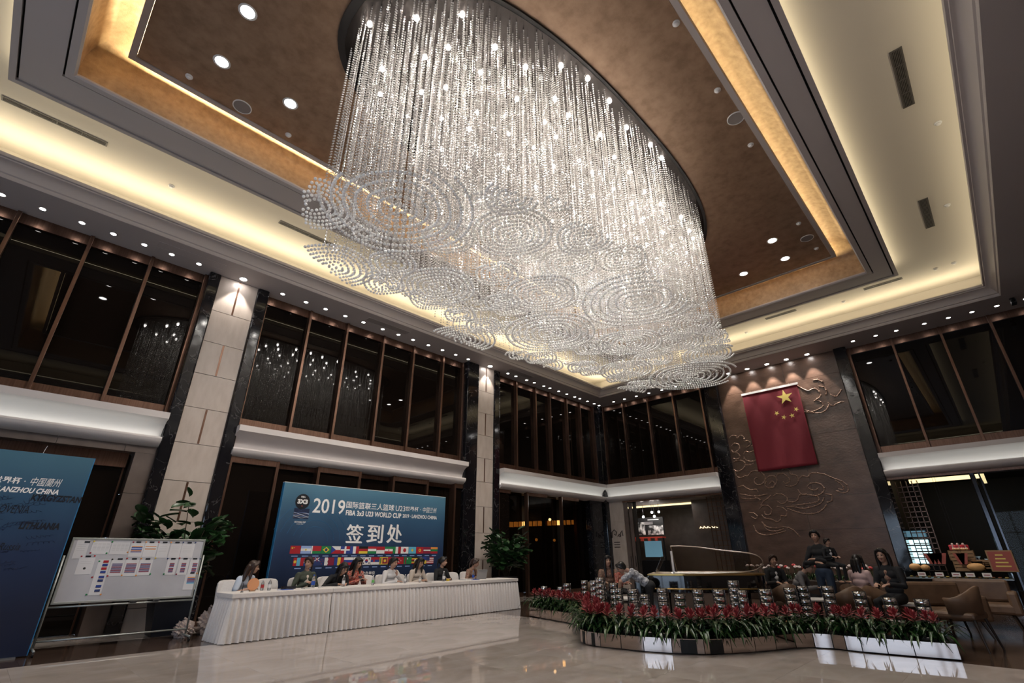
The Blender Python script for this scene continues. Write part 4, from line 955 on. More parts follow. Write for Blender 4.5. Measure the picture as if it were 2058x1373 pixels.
# ---- covered chairs
def make_chair(name='covered_chair'):
    t = thing(name, None, 'chair')
    # local: sitter faces -y
    prof = []
    V = []; F = []
    outline = [(-.20, .44), (-.215, .62), (-.22, .80), (-.205, .88), (-.17, .92), (-.08, .935), (.08, .935), (.17, .92), (.205, .88), (.22, .80), (.215, .62), (.20, .44)]
    n = len(outline)
    for dy in (-.025, .03):
        for (x, z) in outline: V.append((x, .21+dy+.10*(z-.44)-.06*(abs(x)/.22)**2, z))
    F.append(tuple(range(n))); F.append(tuple(range(2*n-1, n-1, -1)))
    for i in range(n): j = (i+1) % n; F.append((j, i, n+i, n+j))
    mb = MB(); mb.v = V; mb.f = F; mb.obj('back_cover', 'cloth_white', t, bevel=.012)
    MB().box(-.215, .215, -.22, .22, .40, .465).obj('seat_cover', 'cloth_white', t, bevel=.02)
    V = []; F = []; N_ = 48
    for z, k_ in ((.42, 1.0), (.2, 1.03), (.02, 1.07)):
        for i in range(N_):
            a = 2*PI*i/N_; c, s = math.cos(a), math.sin(a); rr = 1/max(abs(c), abs(s)); rr = min(rr, 1.3); w_ = 1+(.03*math.sin(i*2.1) if z < .4 else 0)
            V.append((.215*k_*w_*c*rr, .225*k_*w_*s*rr, z))
    for r_ in range(2):
        for i in range(N_): j = (i+1) % N_; F.append((r_*N_+i, r_*N_+j, (r_+1)*N_+j, (r_+1)*N_+i))
    mb = MB(); mb.v = V; mb.f = F; mb.obj('cover_drape', 'cloth_white', t, True)
    for sx in (-.18, .18):
        for sy in (-.18, .18): MB().box(sx-.012, sx+.012, sy-.012, sy+.012, 0, .42).obj('leg', 'steel_dim', t)
    return t
c0 = make_chair(); used = False
def chair(x, y, rz, lab):
    global used
    t = c0 if not used else copy_tree(c0); used = True
    t.location = (x, y, 0); t.rotation_euler = (0, 0, rz); t['label'] = lab; t['group'] = 'white covered chairs behind the tables'; return t
CH = [(3.72, 11.2, .15, 'white covered chair of the woman in the pale blue shirt'), (4.42, 11.2, -.05, 'empty white covered chair beside the orange fan'), (5.1, 11.25, .05, 'white covered chair of the woman in the olive jacket'), (5.72, 11.25, -.1, 'white covered chair of the woman in black bending down'),
      (6.3, 11.3, 0, 'white covered chair of the woman in the flowered top'), (6.77, 11.3, .0, 'empty white covered chair behind the green bottle'), (7.24, 11.3, .05, 'white covered chair of the woman in the white blouse'), (7.68, 11.35, -.08, 'empty white covered chair between the white blouse and the long straight hair'),
      (8.16, 11.3, -.05, 'white covered chair of the woman with long straight black hair'), (8.78, 11.32, .1, 'white covered chair of the woman in the dark uniform'), (9.44, 11.3, 0, 'empty white covered chair beside the dark uniform'), (10.0, 11.38, -.1, 'white covered chair of the woman beside the laptop')]
for c in CH: chair(*c)

# ---- things on the tables
pm('bottle_clear', (.85, .88, .9), .05, trans=.85, ior=1.33); pm('label_blue', (.03, .09, .4), .4); pm('label_green', (.16, .5, .12), .4); pm('label_red', (.5, .05, .05), .4)
def bottle(x, back, lab, label_mat, h=.2):
    X, Y, Z = tpos(x, back); t = thing('water_bottle', lab, 'bottle', (X, Y, Z)); k = h/.21
    MB().lathe([(.0001, 0), (.03*k, 0), (.032*k, .01*k), (.032*k, .12*k), (.027*k, .15*k), (.013*k, .18*k), (.012*k, .192*k)], seg=16).obj('body', 'bottle_clear', t, True)
    MB().lathe([(.0325*k, .05*k), (.0328*k, .055*k), (.0328*k, .105*k), (.0325*k, .11*k)], seg=16, cap=False).obj('wrapper', label_mat, t, True)
    MB().lathe([(.014*k, .19*k), (.014*k, .21*k), (.0001, .211*k)], seg=12).obj('cap', 'plastic_white' if label_mat != 'label_blue' else 'label_blue', t)
bottle(4.06, .5, 'small clear water bottle beside the orange fan', 'label_red', .19); bottle(4.16, .42, 'clear water bottle with pale label near the orange fan', 'plastic_white', .2)
bottle(5.02, .38, 'tall water bottle with a blue label before the olive jacket', 'label_blue', .25); bottle(5.72, .4, 'clear water bottle before the woman bending down', 'plastic_white', .22)
bottle(6.42, .35, 'bottle with a green label before the empty chair', 'label_green', .2); bottle(7.38, .45, 'clear water bottle before the white blouse', 'plastic_white', .19); bottle(7.78, .4, 'white wrapped bottle before the long straight hair', 'plastic_white', .16)
bottle(8.55, .4, 'clear water bottle before the dark uniform', 'plastic_white', .23); bottle(9.6, .4, 'water bottle with blue label beside the laptop', 'label_blue', .22)
pm('fan_orange', (.72, .33, .16), .6); pm('card', (.7, .68, .66), .7); pm('laptop_grey', (.30, .30, .31), .35, .4); pm('phone', (.02, .02, .03), .15); pm('wood_tan', (.40, .26, .15), .5)
X, Y, Z = tpos(3.85, .42); t = thing('round_fan', 'round orange paper fan standing upright on the first table', 'fan', (X, Y, Z))
MB().lathe([(.0001, -.004), (.105, -.004), (.105, .004), (.0001, .004)], (0, 0, .118), 32, 'y').obj('disc', 'fan_orange', t); MB().box(-.05, .05, -.03, .03, 0, .014).obj('stand', 'wood_tan', t)
X, Y, Z = tpos(9.93, .42); t = thing('laptop', 'grey laptop with its lid open towards the sitter on the last table', 'laptop', (X, Y, Z), TH-.15)
MB().box(-.17, .17, 0, .24, 0, .016).obj('base', 'laptop_grey', t, bevel=.004); o = MB().box(-.17, .17, -.006, .004, 0, .235).obj('lid', 'laptop_grey', t, bevel=.004); o.location = (0, 0, .012); o.rotation_euler = (.25, 0, 0); k_ = MB().box(-.14, .14, .05, .15, .016, .018).obj('keyboard', 'plastic_black', t); MB().box(-.15, .15, .0045, .006, .02, .22).obj('screen', 'phone', o)
def flat(name, lab, cat, x, back, w_, d_, h_, mat, rz=0, grp=None):
    X, Y, Z = tpos(x, back); t = MB().box(-w_/2, w_/2, -d_/2, d_/2, 0, h_).obj(name, mat); t.location = (X, Y, Z); t.rotation_euler = (0, 0, rz); return tag(t, lab, cat, grp)
flat('paper_stack', 'small stack of papers beside the blue labelled bottle', 'paper', 4.88, .3, .21, .15, .02, 'card', .1); flat('paper_stack', 'stack of forms before the woman beside the laptop', 'paper', 9.3, .35, .3, .21, .03, 'card', .25); flat('folder', 'blue folder under forms near the laptop', 'folder', 9.52, .3, .25, .2, .008, 'label_blue', -.1)
flat('magazine', 'dark glossy magazine on the first table', 'magazine', 4.45, .35, .24, .18, .008, 'label_blue', .3); flat('handbag', 'flat dark purse lying behind the magazine', 'purse', 4.6, .55, .24, .14, .05, 'phone', .2); flat('phone', 'black phone beside the long straight hair', 'phone', 8.02, .35, .08, .15, .008, 'phone', .5)
flat('card_box', 'small yellow box before the dark uniform', 'box', 8.66, .36, .07, .05, .05, 'ink_y', .2); flat('name_card', 'white folded card before the olive jacket', 'card', 5.12, .24, .1, .04, .03, 'card', .1)
# tripod scanner between the first woman's shoulder
X, Y, Z = tpos(3.62, .3); t = thing('pen_stand', 'thin black pen standing on the first table', 'pen', (X, Y, Z)); MB().tube([(0, 0, .012), (.006, 0, .15)], .006, 8).obj('pen', 'plastic_black', t); MB().lathe([(.0001, 0), (.03, 0), (.025, .012), (.0001, .014)], seg=14).obj('base', 'plastic_black', t)

# ---- potted plants with big leaves
nm('leaf_green', [(.3, (.012, .035, .012)), (.6, (.025, .075, .022)), (.8, (.05, .12, .035))], scale=5, detail=2, rough=.28); pm('stem_brown', (.05, .035, .02), .7); pm('pot_dark', (.012, .014, .02), .35); pm('soil', (.02, .015, .01), .9)
def leaf_mesh(L=.26, W=.15):
    m_ = MB(); rows_ = [(0, .02), (.18, .55), (.42, .95), (.65, 1.0), (.85, .7), (1, .06)]
    for (t_, wd) in rows_:
        for s in (-1, 0, 1): m_.v.append((s*W/2*wd, L*t_, -.10*L*t_*t_+.025*abs(s)))
    for i in range(len(rows_)-1):
        for j in range(2): m_.f.append((i*3+j, i*3+j+1, i*3+3+j+1, i*3+3+j))
    me = m_.mesh('leaf', True); me.materials.append(MATS['leaf_green']); return me
LEAF = leaf_mesh()
def big_plant(lab, x, y, pot, crown, n, seed, holder):
    rnd = random.Random(seed); t = thing('potted_plant', lab, 'plant', (x, y, 0)); pw, ph = pot
    V = []
    m_ = MB(); m_.v = [(sx*pw*.36, sy*pw*.36, 0) for sx, sy in ((-1, -1), (1, -1), (1, 1), (-1, 1))]+[(sx*pw*.5, sy*pw*.5, ph) for sx, sy in ((-1, -1), (1, -1), (1, 1), (-1, 1))]; m_.f = [(0, 1, 2, 3), (0, 4, 5, 1), (1, 5, 6, 2), (2, 6, 7, 3), (3, 7, 4, 0), (4, 5, 6, 7)]
    m_.obj('pot', 'pot_dark', t, bevel=.012); MB().box(-pw*.44, pw*.44, -pw*.44, pw*.44, ph-.02, ph+.006).obj('soil', 'soil', t)
    cz, rx_, rz_ = crown
    stems = []
    for k in range(9):
        a = 2*PI*k/9+rnd.uniform(-.3, .3); r = rnd.uniform(.3, .95)*rx_; top = Vector((r*math.cos(a), r*math.sin(a), cz+rz_*rnd.uniform(.1, .85)*math.sqrt(max(0, 1-(r/rx_)**2)+.15)))
        b0 = Vector((rnd.uniform(-.08, .08), rnd.uniform(-.08, .08), ph)); mid = (b0+top)/2+Vector((0, 0, .12)); MB().tube([b0, mid, top], .014, 6, .006).obj('stem', 'stem_brown', t); stems.append((b0, mid, top))
    for k in range(n):
        b0, mid, top = rnd.choice(stems); u = rnd.uniform(.25, 1.0); p = b0*(1-u)**2+mid*2*u*(1-u)+top*u*u
        p += Vector((rnd.uniform(-1, 1), rnd.uniform(-1, 1), rnd.uniform(-1, 1)))*.16*rx_/.8
        p.y = max(-.48, min(.42, p.y))
        out = Vector((p.x, p.y, 0)); az = math.atan2(out.y, out.x)-PI/2+rnd.uniform(-.9, .9); s = rnd.uniform(.85, 1.4)
        inst('leaf', LEAF, p, (rnd.uniform(-.5, .9), rnd.uniform(-.4, .4), az), t, (s, s, s))
    return t
big_plant('big leafy plant in a dark square pot behind the whiteboard', 2.95, 12.15, (.66, .62), (1.5, 1.0, 1.0), 330, 4, True)
big_plant('big leafy plant in a dark pot at the end of the tables', 11.95, 11.9, (.55, .75), (1.45, .78, .85), 280, 9, True)
# crumpled bags by the pot
pm('bag_film', (.45, .36, .32), .3)
def crumple(name, lab, cat, loc, r, seed, mat, sc=(1, 1, 1)):
    rnd = random.Random(seed); bm = bmesh.new(); bmesh.ops.create_icosphere(bm, subdivisions=4, radius=r)
    for v in bm.verts:
        d_ = v.co.normalized(); k = 1+.16*math.sin(d_.x*9+seed)*math.cos(d_.y*8)+.1*math.sin(d_.z*17+d_.x*13)+.05*math.sin(d_.y*31+d_.z*23); v.co = Vector((v.co.x*sc[0], v.co.y*sc[1], v.co.z*sc[2]))*k
        if v.co.z < -r*sc[2]*.75: v.co.z = -r*sc[2]*.75
    me = bpy.data.meshes.new(name); bm.to_mesh(me); bm.free(); me.materials.append(MATS[mat]); t = thing(name, lab, cat, (loc[0], loc[1], r*sc[2]*.75+loc[2])); o = bpy.data.objects.new('film', me); COL.objects.link(o); o.parent = t
    MB().tube([(0, 0, r*sc[2]*.9), (.02, 0, r*sc[2]*1.15), (-.03, .01, r*sc[2]*1.3)], .018, 6).obj('knot', mat, t); return t
crumple('plastic_bag', 'crumpled beige bag standing between the pot and the tables', 'bag', (3.55, 11.62, 0), .19, 3, 'bag_film', (1, .9, 1.25)); crumple('plastic_bag', 'crumpled clear bag lying beside the plant pot', 'bag', (3.12, 11.52, 0), .17, 8, 'bag_film', (1, 1, .9))
# ================================================================== people
pm('skin', (.46, .27, .19), .5); pm('hair_black', (.010, .008, .008), .35); pm('hair_brown', (.035, .018, .012), .4); pm('eye_dark', (.01, .008, .008), .2); pm('lip', (.32, .10, .09), .5)
pm('wear_white', (.62, .60, .60), .8); pm('wear_paleblue', (.50, .56, .66), .8); pm('wear_olive', (.055, .065, .048), .8); pm('wear_black', (.012, .012, .014), .8); pm('wear_cream', (.55, .47, .40), .8); pm('wear_grey', (.16, .15, .15), .8); pm('wear_jeans', (.03, .045, .075), .85); pm('wear_pink', (.52, .36, .34), .8)
nm('wear_floral', [(.38, (.30, .03, .03)), (.47, (.55, .12, .06)), (.52, (.60, .35, .28)), (.6, (.10, .02, .03)), (.7, (.5, .06, .05))], scale=22, detail=3, rough=.8)
nm('wear_pattern', [(.38, (.16, .06, .05)), (.5, (.35, .22, .14)), (.58, (.10, .05, .05)), (.7, (.42, .30, .2))], scale=26, detail=3, rough=.8)
nm('wear_check', [(.4, (.20, .21, .24)), (.5, (.42, .43, .46)), (.62, (.6, .6, .62))], scale=24, detail=2, rough=.8)
VOX = .0085
def fuse(mb, name, mat, parent, vox=VOX, ratio=.4, smooth=4):
    o = mb.obj(name, mat, parent)
    md = o.modifiers.new('r', 'REMESH'); md.mode = 'VOXEL'; md.voxel_size = vox; md.use_smooth_shade = True
    s = o.modifiers.new('s', 'SMOOTH'); s.iterations = smooth; s.factor = .5
    d = o.modifiers.new('d', 'DECIMATE'); d.ratio = ratio
    dg = bpy.context.evaluated_depsgraph_get(); me = bpy.data.meshes.new_from_object(o.evaluated_get(dg)); o.modifiers.clear(); old = o.data; o.data = me; bpy.data.meshes.remove(old); me.shade_smooth()
    return o
def limb(mb, pts, rs, seg=10):
    mb.tube(pts, list(rs), seg)
    for p, r in zip(pts, rs): mb.ball(p, r*.99, 10, 6)
def hand(mb, w, d, up, side):
    """palm + four bent fingers + thumb; w wrist, d pointing direction, up back-of-hand normal, side thumb direction"""
    d = Vector(d).normalized(); up = Vector(up).normalized(); s = d.cross(up).normalized()
    if s.dot(Vector(side)) < 0: s = -s
    up = s.cross(d) if s.cross(d).dot(up) > 0 else -s.cross(d); w = Vector(w)
    for k in (-1.2, -.4, .4, 1.2): limb(mb, [w, w+d*.045+s*.014*k, w+d*.085+s*.017*k], [.018, .014, .011], 8)
    for k, L in zip((1.5, .5, -.5, -1.5), (.062, .070, .064, .05)):
        b0 = w+d*.085+s*.0175*k; b1 = b0+d*L*.5-up*.006; b2 = b1+d*L*.38-up*L*.35; limb(mb, [b0, b1, b2], [.0095, .009, .008], 8)
    t0 = w+d*.02+s*.024; t1 = t0+d*.03+s*.026-up*.006; t2 = t1+d*.03+s*.006-up*.01; limb(mb, [t0, t1, t2], [.013, .011, .009], 8)
def person(label, loc, rz, top='wear_white', hairm='hair_black', style='long', pose='sit', lean=.25, turn=0, tilt=0, twist=0, inner=None, bottom='wear_black', armL=None, armR=None, scale=1.0, group=None, sleeve='long', sway=0):
    """local frame: faces -y, z up.  armL/armR: (elbow, wrist, pointing) for the person's own left (+x) / right (-x)"""
    t = thing('person', label, 'person', loc, rz, group); t.scale = (scale,)*3
    sit = pose == 'sit'
    hip = Vector((0, 0, .565 if sit else .92))
    spine = Vector((sway, -math.sin(lean), math.cos(lean))); chest = hip+spine*.34; neck0 = hip+spine*.475; sh = hip+spine*.43
    hd_ = Vector((sway*.3, -math.sin(lean*1.15+tilt*.25), math.cos(lean*1.15+tilt*.25))); neck1 = neck0+hd_*.085; hc = neck1+hd_*.10+Vector((0, -.02, 0))
    RX = Euler((0, 0, twist)).to_matrix()
    shw = .165
    shL = sh+RX@Vector((shw, 0, 0)); shR = sh+RX@Vector((-shw, 0, 0))
    body = MB(); wear = MB()
    # torso
    def torso(mb, k):
        for u, a, b_ in ((0, .155, .115), (.12, .145, .105), (.25, .15, .11), (.36, .165, .11), (.43, .13, .085)): mb.ball(hip+spine*u, 1, 14, 8, (a*k, b_*k, .10*k))
        limb(mb, [shL+Vector((-.03, 0, .0)), sh+spine*.03, shR+Vector((.03, 0, .0))], [.052*k, .06*k, .052*k])
    torso(body, .88); torso(wear, 1.0)
    limb(body, [neck0-spine*.03, neck1+hd_*.03], [.052, .046])
    # arms
    if armL is None: armL = (shL+Vector((.05, -.05, -.25)), shL+Vector((-.06, -.27, -.22)), (-.4, -1, -.1))
    if armR is None: armR = (shR+Vector((-.05, -.05, -.25)), shR+Vector((.06, -.27, -.22)), (.4, -1, -.1))
    for s_, S, (el, wr, pt), sgn in ((0, shL, armL, 1), (1, shR, armR, -1)):
        el, wr = Vector(el), Vector(wr); limb(body, [S, (S+el)/2, el, (el+wr)/2, wr], [.045, .042, .036, .032, .024]); hand(body, wr, pt, (0, -.2, 1), (-sgn, 0, .3))
        if sleeve == 'long': limb(wear, [S, (S+el)/2, el, (el+wr)/2, el*.08+wr*.92], [.062, .056, .05, .046, .04])
        else: limb(wear, [S, (S+el)/2, S*.25+el*.75], [.064, .062, .06])
    # legs
    for sx in (1, -1):
        h0 = hip+Vector((.09*sx, -.02, -.02))
        if sit: kn = Vector((.11*sx, -.44, .50)); an = Vector((.11*sx, -.40, .09)); 
        else: kn = Vector((.10*sx, -.03, .49)); an = Vector((.11*sx, .0, .09))
        limb(body, [h0, (h0+kn)/2, kn, (kn*.6+an*.4), an], [.07, .062, .048, .046, .032]); limb(body, [an+Vector((0, .03, -.05)), an+Vector((0, -.08, -.055)), an+Vector((.01*sx, -.16, -.062))], [.034, .034, .026])
    trous = MB(); trous.ball(hip, 1, 14, 8, (.165, .125, .115))
    for sx in (1, -1):
        h0 = hip+Vector((.09*sx, -.02, -.02))
        if sit: kn = Vector((.11*sx, -.44, .50)); an = Vector((.11*sx, -.40, .10))
        else: kn = Vector((.10*sx, -.03, .49)); an = Vector((.11*sx, .0, .10))
        limb(trous, [h0, (h0+kn)/2, kn, (kn*.5+an*.5), an], [.085, .076, .06, .056, .05])
    # head
    HM = Matrix.Translation(hc) @ Euler((tilt*1.0+lean*.35, 0, turn), 'ZYX').to_matrix().to_4x4()
    HM = Matrix.Translation(hc) @ (Matrix.Rotation(turn, 4, 'Z') @ Matrix.Rotation(tilt+lean*.3, 4, 'X'))
    def hp(x, y, z): return HM @ Vector((x, y, z))
    def hball(mb, c, r, sc):
        n0 = len(mb.v); mb.ball(c, r, 16, 12, sc)
        for i in range(n0, len(mb.v)): mb.v[i] = tuple(HM @ Vector(mb.v[i]))
    hball(body, (0, .012, .025), 1, (.074, .092, .092)); hball(body, (0, -.022, -.03), 1, (.058, .066, .078)); hball(body, (0, -.042, -.082), 1, (.030, .032, .026)); hball(body, (0, .01, -.03), 1, (.066, .07, .07))
    limb(body, [hp(0, -.082, .015), hp(0, -.104, -.022)], [.009, .013], 8)                        # nose
    for sx in (1, -1): hball(body, (.073*sx, .012, -.005), 1, (.011, .02, .03)); hball(body, (.03*sx, -.072, -.02), 1, (.022, .018, .02))
    bo = fuse(body, 'body', 'skin', t)
    wo = fuse(wear, 'top', top, t, .011, .5); to = fuse(trous, 'trousers', bottom, t, .013, .5)
    eyes = MB()
    for sx in (1, -1): hball(eyes, (.029*sx, -.083, .012), 1, (.013, .006, .006)); hball(eyes, (.030*sx, -.084, .034), 1, (.019, .006, .0035))
    eyes.obj('eyes', 'eye_dark', t, True); ml = MB(); hball(ml, (0, -.083, -.056), 1, (.022, .008, .0065)); ml.obj('mouth', 'lip', t, True)
    # hair
    hb = MB(); hball(hb, (0, .026, .042), 1, (.086, .094, .088)); hball(hb, (0, .045, .0), 1, (.082, .075, .085))
    for sx in (1, -1):
        limb(hb, [hp(.0, -.055, .105), hp(.05*sx, -.062, .082), hp(.078*sx, -.03, .04), hp(.08*sx, .01, -.01)], [.03, .024, .02, .02])
        if style == 'long': limb(hb, [hp(.078*sx, -.01, .03), hp(.086*sx, .0, -.06), hp(.085*sx, .005, -.15), hp(.085*sx, -.01, -.26)], [.024, .028, .028, .018])
        if style == 'straight': limb(hb, [hp(.072*sx, -.03, .03), hp(.082*sx, -.03, -.06), hp(.085*sx, -.045, -.18), hp(.08*sx, -.06, -.33)], [.024, .03, .032, .02])
    if style in ('long', 'straight'):
        for k in (-1, 0, 1): limb(hb, [hp(.045*k, .085, .0), hp(.055*k, .1, -.1), hp(.06*k, .1, -.24)], [.05, .048, .03])
        if style == 'straight': limb(hb, [hp(0, -.07, .085), hp(.04, -.085, .06)], [.02, .012]); limb(hb, [hp(0, -.07, .085), hp(-.04, -.085, .06)], [.02, .012])
    if style == 'tied': hball(hb, (0, .115, .03), 1, (.04, .045, .04)); limb(hb, [hp(0, .13, .02), hp(0, .15, -.07), hp(0, .14, -.16)], [.03, .026, .012])
    if style == 'short': hball(hb, (0, -.02, .085), 1, (.075, .07, .04))
    fuse(hb, 'hair', hairm, t, .009, .5, 3)
    if inner:
        ib = MB(); 
        for u, a, b_ in ((.2, .07, .118), (.3, .07, .118), (.38, .062, .1)): ib.ball(hip+spine*u+Vector((0, -.012, 0)), 1, 12, 8, (a, b_, .08))
        fuse(ib, 'inner_shirt', inner, t, .012, .5)
    return t
def V3(*a): return Vector(a)
# registration staff (they face the hall; table top at z .76, table run at y 10.05-11.2)
def staff(label, x, y, **k): return person(label, (x, y, 0), k.pop('rz', TH), group=None, **k)
E1 = dict(armL=(V3(.26, -.18, .72), V3(.08, -.38, .80), (-1, -.4, 0)), armR=(V3(-.26, -.18, .72), V3(-.08, -.40, .80), (1, -.4, 0)))
staff('person in a pale blue T-shirt leaning over the table behind the orange fan', 3.78, 11.2, rz=.55, top='wear_paleblue', hairm='hair_brown', style='long', lean=.42, turn=.75, tilt=.05, sleeve='short', **E1)
staff('person in an olive jacket looking aside with folded hands', 5.12, 11.22, top='wear_olive', inner='wear_cream', style='tied', hairm='hair_brown', lean=.12, turn=-.95, armL=(V3(.28, -.08, .72), V3(.06, -.26, .84), (-1, -.3, .3)), armR=(V3(-.28, -.08, .72), V3(-.03, -.28, .84), (1, -.2, .3)))
staff('person in black bending low over the table', 5.74, 11.28, rz=-.1, top='wear_black', style='straight', lean=.55, tilt=.45, turn=.1, sway=.25, armL=(V3(.3, -.25, .76), V3(.2, -.45, .80), (-.7, -1, 0)), armR=(V3(-.25, -.3, .74), V3(.0, -.5, .80), (.8, -.6, 0)))
staff('person in a red flowered top with long black hair looking at a phone', 6.3, 11.3, top='wear_floral', style='straight', lean=.2, tilt=.3, turn=.15, armL=(V3(.27, -.1, .72), V3(.14, -.3, .84), (-.3, -1, .3)), armR=(V3(-.27, -.1, .72), V3(.0, -.3, .86), (.5, -.8, .3)))
staff('person in a white blouse resting the chin on a hand', 7.24, 11.28, top='wear_white', style='tied', lean=.25, tilt=.15, turn=.2, armL=(V3(.24, -.22, .8), V3(.05, -.3, .92), (-.3, -.2, 1)), armR=(V3(-.26, -.2, .74), V3(-.02, -.42, .80), (1, -.3, 0)))
staff('person with long straight black hair over a pale top looking down', 8.02, 11.28, top='wear_cream', style='straight', lean=.25, tilt=.35, turn=0, **E1)
staff('person in a dark uniform looking aside', 8.82, 11.3, top='wear_black', style='tied', lean=.2, turn=.6, tilt=.05, **E1)
staff('person in a patterned blouse working beside the laptop', 9.82, 11.32, rz=TH+.2, top='wear_pattern', style='tied', hairm='hair_brown', lean=.4, turn=.55, tilt=.12, **E1)
X, Y, Z = tpos(6.42, .62)
t = MB().box(-.037, .037, -.006, .004, 0, .15).obj('smartphone', 'phone'); t.location = (6.36, 10.93, .84); t.rotation_euler = (-.9, 0, .1); tag(t, 'smartphone held by the person in the flowered top', 'phone')
# ================================================================== flag wall
pm('flag_red', (.155, .006, .016), .75); pm('flag_gold', (.75, .60, .16), .7); pm('relief_bronze', (.26, .165, .12), .35, .5)
FX = 19.56
a = px('x', FX, 1493, 793); b_ = px('x', FX, 1599, 768); c = px('x', FX, 1641, 927); d_ = px('x', FX, 1531, 945)
fl_ = thing('national_flag', 'large red flag with five gold stars hung on the relief wall', 'flag', (FX, (a.y+b_.y)/2, c.z))
fw, fz0, fz1 = 2.0, 4.2, 7.14
def fwave(y, z): return .035*math.sin((y-4)*2.2+z*.8)*(7.2-z)/3+.012*math.sin(y*9+z*2)*(7.2-z)/3
V = []; F = []; nx_, nz_ = 24, 30
for j in range(nz_+1):
    for i in range(nx_+1):
        y = -fw/2+fw*i/nx_; z = (fz1-fz0)*j/nz_; zz_ = z-(.10*math.sin((i/nx_)*PI*.5)*(1-j/nz_)*.3); V.append((fwave(y+5.05, z+fz0)-.02, y, zz_))
for j in range(nz_):
    for i in range(nx_): k = j*(nx_+1)+i; F.append((k, k+1, k+nx_+2, k+nx_+1))
m_ = MB(); m_.v = V; m_.f = F; fo = m_.obj('cloth', 'flag_red', fl_, True); md = fo.modifiers.new('s', 'SOLIDIFY'); md.thickness = .006
fl_.location = (FX, (a.y+b_.y)/2, fz0); fyc = fl_.location.y
def fstar(u, v, r, rot):
    q = px('x', FX, u, v); pts = star(q.y-fyc, q.z-fz0, r, rot); me = MB()
    n = len(pts); cy_, cz_ = q.y-fyc, q.z-fz0
    me.v = [(fwave(cy_+5.05, cz_+fz0)-.034, cy_, cz_)]+[(fwave(y+5.05, z+fz0)-.034, y, z) for y, z in pts]; me.f = [(0, 1+k, 1+(k+1) % n) for k in range(n)]
    me.obj('star', 'flag_gold', fl_)
fstar(1578, 798.5, .29, .05)
for (u, v, rot) in ((1561.5, 831, .5), (1576, 839, .9), (1592.5, 835.5, .2), (1601, 823, .7)): fstar(u, v, .098, rot)
MB().box(-.03, .0, -fw/2-.03, fw/2+.03, fz1-fz0-.02, fz1-fz0+.06).obj('top_rail', 'plastic_white', fl_)
for s in (-.7, .7): MB().tube([(-.01, s, fz1-fz0+.06), (.1, s, fz1-fz0+.12)], .008, 6).obj('hanger', 'steel_dim', fl_)
# beaded cloud relief
CL = [[(110,520),(130,500),(165,498),(180,520),(205,495),(235,510),(240,545),(270,540),(292,560),(285,585),(255,600)],[(130,590),(150,565),(185,570),(200,600),(180,630),(145,640),(130,620)],[(300,590),(320,575),(345,580)],[(235,660),(250,635),(290,640),(320,630),(350,645),(355,680),(330,715),(285,718),(245,700),(235,670)],[(140,650),(160,640),(190,655),(200,680),(180,700),(145,695)],[(140,730),(170,715),(210,712),(240,725),(245,760),(220,790),(180,805),(150,790)],[(250,750),(290,750),(320,735)],[(240,840),(270,845),(300,810),(340,800),(380,810),(415,845),(420,880),(390,915),(350,920),(325,895),(335,865),(355,860)],[(160,800),(170,840),(200,860),(240,850)],[(430,870),(450,850),(490,845),(520,870),(515,905),(490,935),(450,950),(420,925),(430,890)],[(455,915),(480,890),(500,910),(495,940),(470,950)],[(510,860),(530,830),(570,825),(600,840),(630,870),(625,900),(590,910),(575,890)],[(560,800),(580,780),(620,790),(640,830),(680,835),(705,870),(690,915),(640,935),(600,930)],[(715,870),(740,845),(790,850),(810,825),(860,820),(930,830),(1000,860),(1080,890),(1130,930),(1135,975),(1090,990),(1030,970)],[(780,940),(810,910),(870,905),(915,930),(930,965),(900,1000),(850,1015),(800,1005)],[(790,945),(820,965),(860,965),(880,945)],[(700,960),(730,1000),(780,1000)],[(490,1020),(520,1000),(570,1005),(610,1035),(600,1070),(560,1085),(520,1060)],[(610,1060),(660,1070),(700,1050),(720,1010),(800,1010),(870,1020),(880,1060),(820,1080),(740,1090),(660,1100)],[(600,1110),(660,1110),(740,1125),(830,1110),(900,1080),(930,1030)],[(610,1125),(680,1150),(760,1170),(860,1165),(920,1130),(950,1090)],[(940,1000),(990,1010),(995,1055),(950,1075)],[(190,940),(230,930),(260,950),(300,965),(340,960),(360,985)],[(200,1000),(260,1010),(330,1020),(400,1010),(440,1000)],[(210,1035),(280,1045),(350,1035),(380,1055)],[(370,1130),(400,1100),(450,1105),(475,1140),(460,1180),(420,1175),(415,1150)],[(280,1160),(320,1165),(350,1190),(340,1215),(300,1195)],[(390,1180),(420,1210),(480,1220),(520,1240),(550,1225),(560,1190),(600,1190),(605,1150),(570,1120),(520,1110)],[(390,1240),(430,1280),(500,1295),(590,1285),(660,1310),(720,1370)],[(320,1270),(350,1330),(420,1355),(500,1345),(600,1320)],[(400,1250),(440,1310),(520,1320),(580,1300)],[(690,60),(740,90),(790,110),(840,90),(880,110),(900,150),(870,180),(840,200)],[(880,70),(930,80),(950,120),(940,150)],[(860,190),(900,205),(920,240),(880,270),(820,290),(760,275)],[(740,290),(820,300),(900,300),(950,270),(970,230)],[(960,210),(1000,240),(1050,215),(1100,205)],[(830,20),(870,15),(910,30)],[(980,140),(1030,160),(1060,130),(1080,100)],[(1020,880),(1060,905),(1095,940),(1090,965),(1050,955)],[(470,1010),(440,1040),(400,1070),(380,1110)]]
def smooth_line(P, n=5):
    out = []
    for i in range(len(P)-1):
        p0, p1, p2, p3 = P[max(i-1, 0)], P[i], P[i+1], P[min(i+2, len(P)-1)]
        for k in range(n):
            t = k/n; out.append(.5*((2*p1)+(p2-p0)*t+(2*p0-5*p1+4*p2-p3)*t*t+(3*p1-p0-3*p2+p3)*t**3))
    out.append(P[-1]); return out
